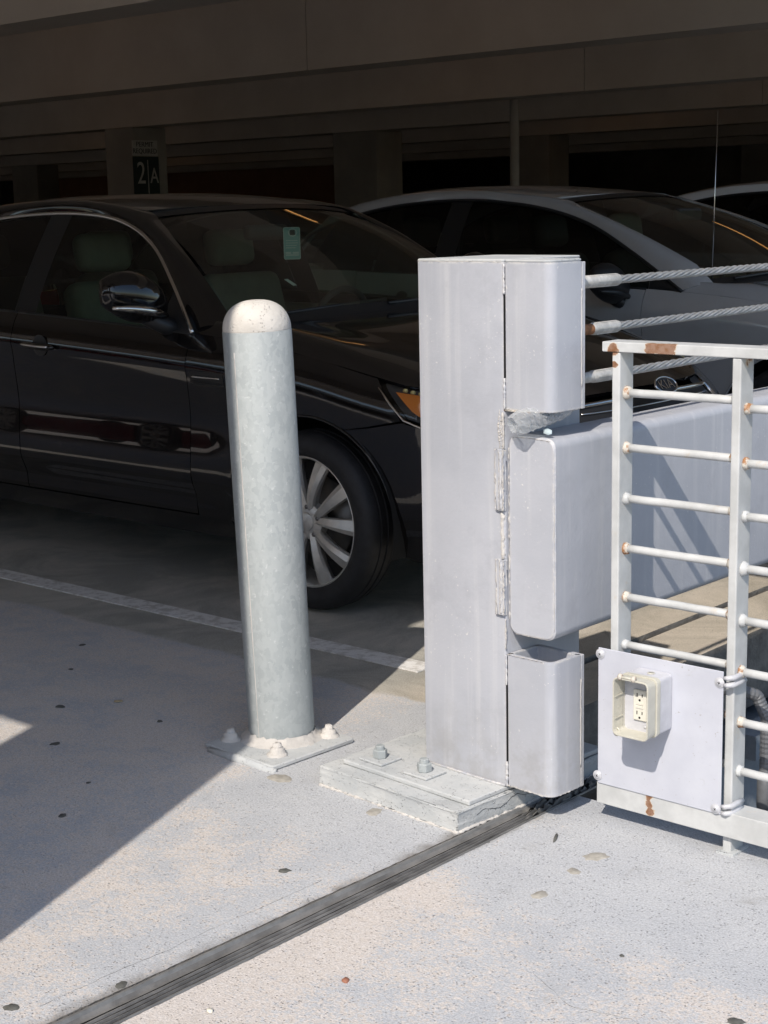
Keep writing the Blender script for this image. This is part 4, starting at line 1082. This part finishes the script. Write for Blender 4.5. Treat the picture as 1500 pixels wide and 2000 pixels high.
        F.append(list(range(n))); F.append([11*n+i for i in range(n)])
        bm = bmesh.new(); vs = [bm.verts.new(v) for v in V]
        for f in F: bm.faces.new([vs[i] for i in f])
        sh = link('mirror_shell', bm_mesh(bm, True), s.paint if s.detail == 'chrome' else 'trim', e)
        pts = [(-.0+.058*math.sin(math.pi*(.12+.76*q))**.6+.002, side*(-.10+.225*q), -.020+.012*q-.02*(1-q)**2) for q in np.linspace(0, 1, 14)]
        V, F = tube(pts, [.004+.009*math.sin(math.pi*(.1+.85*q)) for q in np.linspace(0, 1, 14)], 8); link('chrome_strip', mesh(V, F, True), 'chrome' if s.detail == 'chrome' else 'trim', sh)
        pts = [(-.012, side*-.03, -.03), (.012, side*-.09, -.065), (.05, side*-.125, -.085)]; V, F = tube(pts, [.03, .026, .03], 10); link('mirror_arm', mesh(V, F, True), 'trim', e)
    def wheel(s, xc, side):
        e = empty('wheel', (xc-.018, side*.925, .328)); e.parent = s.e; e.scale = (.965, 1., .975)
        sd = side
        def put(nm, V, F, mat, smooth=True, parent=None, ang=None):
            bm = bmesh.new(); vs = [bm.verts.new((v[0], sd*v[1], v[2])) for v in V]
            for f in F:
                try: bm.faces.new([vs[i] for i in f])
                except ValueError: pass
            o = link(nm, bm_mesh(bm, smooth), mat, e)
            if ang: wsmooth(o, ang)
            return o
        # local y: outward positive, face at 0
        prof = [(.238, -.03), (.243, -.012), (.262, -.004), (.285, .001), (.305, -.003), (.3195, -.016), (.3245, -.026), (.3285, -.040), (.3305, -.052), (.3255, -.054), (.3255, -.060), (.3305, -.062), (.331, -.085), (.3255, -.087), (.3255, -.094), (.331, -.096), (.330, -.118), (.325, -.120), (.325, -.127), (.328, -.129), (.318, -.150), (.29, -.165), (.24, -.165)]
        V, F = lathe(prof, 72, 'Y', False); put('tyre', V, F, 'tyre', ang=60)
        prof = [(.228, -.19), (.222, -.12), (.226, -.05), (.232, -.02), (.2385, -.012), (.2425, -.014), (.244, -.022), (.240, -.03)]
        V, F = lathe(prof, 64, 'Y', False); put('rim_barrel', V, F, 'alloy', ang=50)
        V, F = lathe([(.0, -.10), (.155, -.10), (.155, -.115)], 40, 'Y', False); put('brake_disc', V, F, 'disc')
        V, F = lathe([(.0, -.125), (.226, -.125)], 40, 'Y', False); put('wheel_back', V, F, 'alloydark')
        # hub
        V, F = lathe([(.070, -.06), (.066, -.030), (.050, -.022), (.0335, -.021), (.033, -.017), (.028, -.0145), (.0005, -.013)], 40, 'Y', False); put('hub', V, F, 'alloy', ang=35)
        # ten spokes in five pairs; each spoke has a raised ridge
        for k in range(5):
            for q in (-1, 1):
                V, F = [], []; n = 12
                for i in range(n+1):
                    t = i/n; r = .045+(.233-.045)*t
                    ang = R(72*k+18)+q*(R(11)+R(7.5)*t**.8+R(1)*math.sin(t*3.1))
                    wd = (.016+.019*t**1.3)
                    yf = -.024+.016*math.sin(math.pi*min(1, t*.9+.08))-.004*t
                    ca, sa = math.cos(ang), math.sin(ang)
                    for off, yy in ((-wd, yf-.018), (-wd*.85, yf-.006), (q*wd*.25, yf+.003), (wd*.85, yf-.006), (wd, yf-.018), (wd*.5, yf-.045), (-wd*.5, yf-.045)):
                        V.append((r*ca-off*sa, yy, r*sa+off*ca))
                m_ = 7
                for i in range(n):
                    for j in range(m_): F.append((i*m_+j, i*m_+(j+1) % m_, (i+1)*m_+(j+1) % m_, (i+1)*m_+j))
                put('spoke', V, F, 'alloy', ang=28)
            a = R(72*k+18)
            V, F = lathe([(.0145, -.040), (.0145, -.0245), (.012, -.0225)], 16, 'Y', True); V = [(v[0]+.055*math.cos(a), v[1], v[2]+.055*math.sin(a)) for v in V]; put('lug_well', V, F, 'alloydark', False)
            V, F = lathe([(.0085, -.03), (.0085, -.0185), (.006, -.0165)], 6, 'Y', True); V = [(v[0]+.055*math.cos(a), v[1], v[2]+.055*math.sin(a)) for v in V]; put('lug_nut', V, F, 'disc', False)
    def badge(s):
        p = s.P(0.0, .772, 1); n_ = Vector((.62, 0, .78)).normalized()
        e = empty('badge', (.885, 0, .7745)); e.parent = s.e
        e.rotation_euler = (0, R(52), 0)
        # local: z outward, x down, y across
        ov = [(.033*math.cos(2*math.pi*i/40), .066*math.sin(2*math.pi*i/40)) for i in range(40)]
        prism_obj('badge_plate', ov, -.004, .004, 'signblack', e, edge=.001)
        V, F = tube([(a, b, .004) for a, b in ov], .0042, 8, True); link('badge_ring', mesh(V, F, True), 'chrome', e)
        me = text_mesh('KIA', .052, .0016)
        for v in me.vertices: v.co = Vector((-v.co.y, v.co.x*1.12, v.co.z))
        o = link('badge_lettering', me, 'chrome', e); o.location = (0, 0, .0055)
def copy_tree(o, parent=None, swap=None):
    c = o.copy(); C.objects.link(c); c.parent = parent
    if swap and o.type == 'MESH' and o.data.materials and o.data.materials[0] == swap[0]:
        c.material_slots[0].link = 'OBJECT'; c.material_slots[0].material = swap[1]
    for ch in list(o.children): copy_tree(ch, c, swap)
    return c
CU, CW = -3.776, 4.78
car1 = Car('parked_car', 'shiny black sedan with chrome window trim parked behind the bollard', None, 'cp_black', (CU, CW, 0), detail='chrome').e
# parking permit hanging inside the windscreen and small sticker
def permit():
    e = empty('parking_permit', (CU-.94, CW+.0, 1.275), 0, 'pale teal parking permit tag hanging behind the black sedan windscreen', 'permit tag')
    e.rotation_euler = (0, 0, R(-47))
    loop = rrect(.034, .066, .006, 3)
    prism_obj('card', [(a, b+.0) for a, b in loop], -.001, .001, 'tag', e, 'X')
    for nm, a, b, c, d in (('print_line', -.028, .028, -.052, -.046), ('print_line', -.028, -.004, -.044, -.036), ('print_line', .002, .028, -.044, -.036), ('print_line', -.026, .026, .0, .003), ('print_line', -.026, .02, -.010, -.007), ('print_line', -.026, .024, .010, .013), ('print_line', -.026, .015, -.020, -.017)):
        for xx in (.0012,): box(nm, (xx, a, c), (xx+.0006, b, d), 'taglight', e)
    V, F = tube([(.0014, a, b) for a, b in loop], .0014, 5, True); link('card_border', mesh(V, F), 'taglight', e)
    V, F = tube([(.0005, .017*math.cos(a)+.004, .045+.015*math.sin(a)) for a in np.linspace(0, 2*math.pi, 20)[:-1]], .0022, 6, True); link('hook_edge', mesh(V, F), 'taglight', e)
    box('hook_hole', (-.0022, -.008, .034), (.0022, .014, .056), 'dash', e)
permit()
st = box('windscreen_sticker', (-.0006, -.013, -.024), (.0006, .013, .024), 'taglight'); st.parent = car1; st.location = (-.57, -.39, 1.135); st.rotation_euler = (0, R(-60), R(12))
gm1 = M['cp_black']
def place(src, name, label, group, loc, paint, rz=0, scale=None):
    c = copy_tree(src, None, (gm1, M[paint])); c.name = name; c.location = loc; c.rotation_euler.z = rz
    for k in ('label', 'group'):
        if k in c: del c[k]
    tag(c, label, None, group)
    if scale: c.scale = scale
    return c
car_plain = Car('parked_car', 'dull grey sedan parked beside the black sedan behind the cables', None, 'cp_grey', (CU+.46, CW+2.72, 0), dict(stretch=.46, gap=-.80), detail=True, glassmat='darkglass').e
car_plain.scale = (1.0, 1.0, 1.02)
def place2(name, label, group, loc, paint, rz=0, scale=None):
    c = copy_tree(car_plain, None, (M['cp_grey'], M[paint])); c.location = loc; c.rotation_euler.z = rz; c.scale = scale or (1, 1, 1)
    for k in ('label', 'group'):
        if k in c: del c[k]
    tag(c, label, None, group); return c
place2('parked_car', 'white car parked beyond the grey sedan', None, (CU+1.0, CW+5.45, 0), 'cp_white', 0, (1, 1, 1.035))
place2('parked_car', 'red car parked across the drive behind the viewer', None, (-12.0, -3.6, 0), 'cp_red')
for x, y in ((-21.5, 17.2), (-25.2, 20.0), (-16.0, 16.4), (-13.2, 19.6), (-11.3, 22.4), (-28.6, 23.0)):
    place2('parked_car', 'dark sedan parked in the unlit back rows of the garage', 'dark cars in the back rows', (x, y, 0), 'cp_dark')
# radio aerial of the grey car
V, F = tube([(0, 0, 0), (.006, 0, .4), (.016, 0, .83)], [.003, .0022, .0015], 6)
an = link('radio_aerial', mesh(V, F, True), 'chrome', car_plain); an.location = (-.52, -.74, .97)
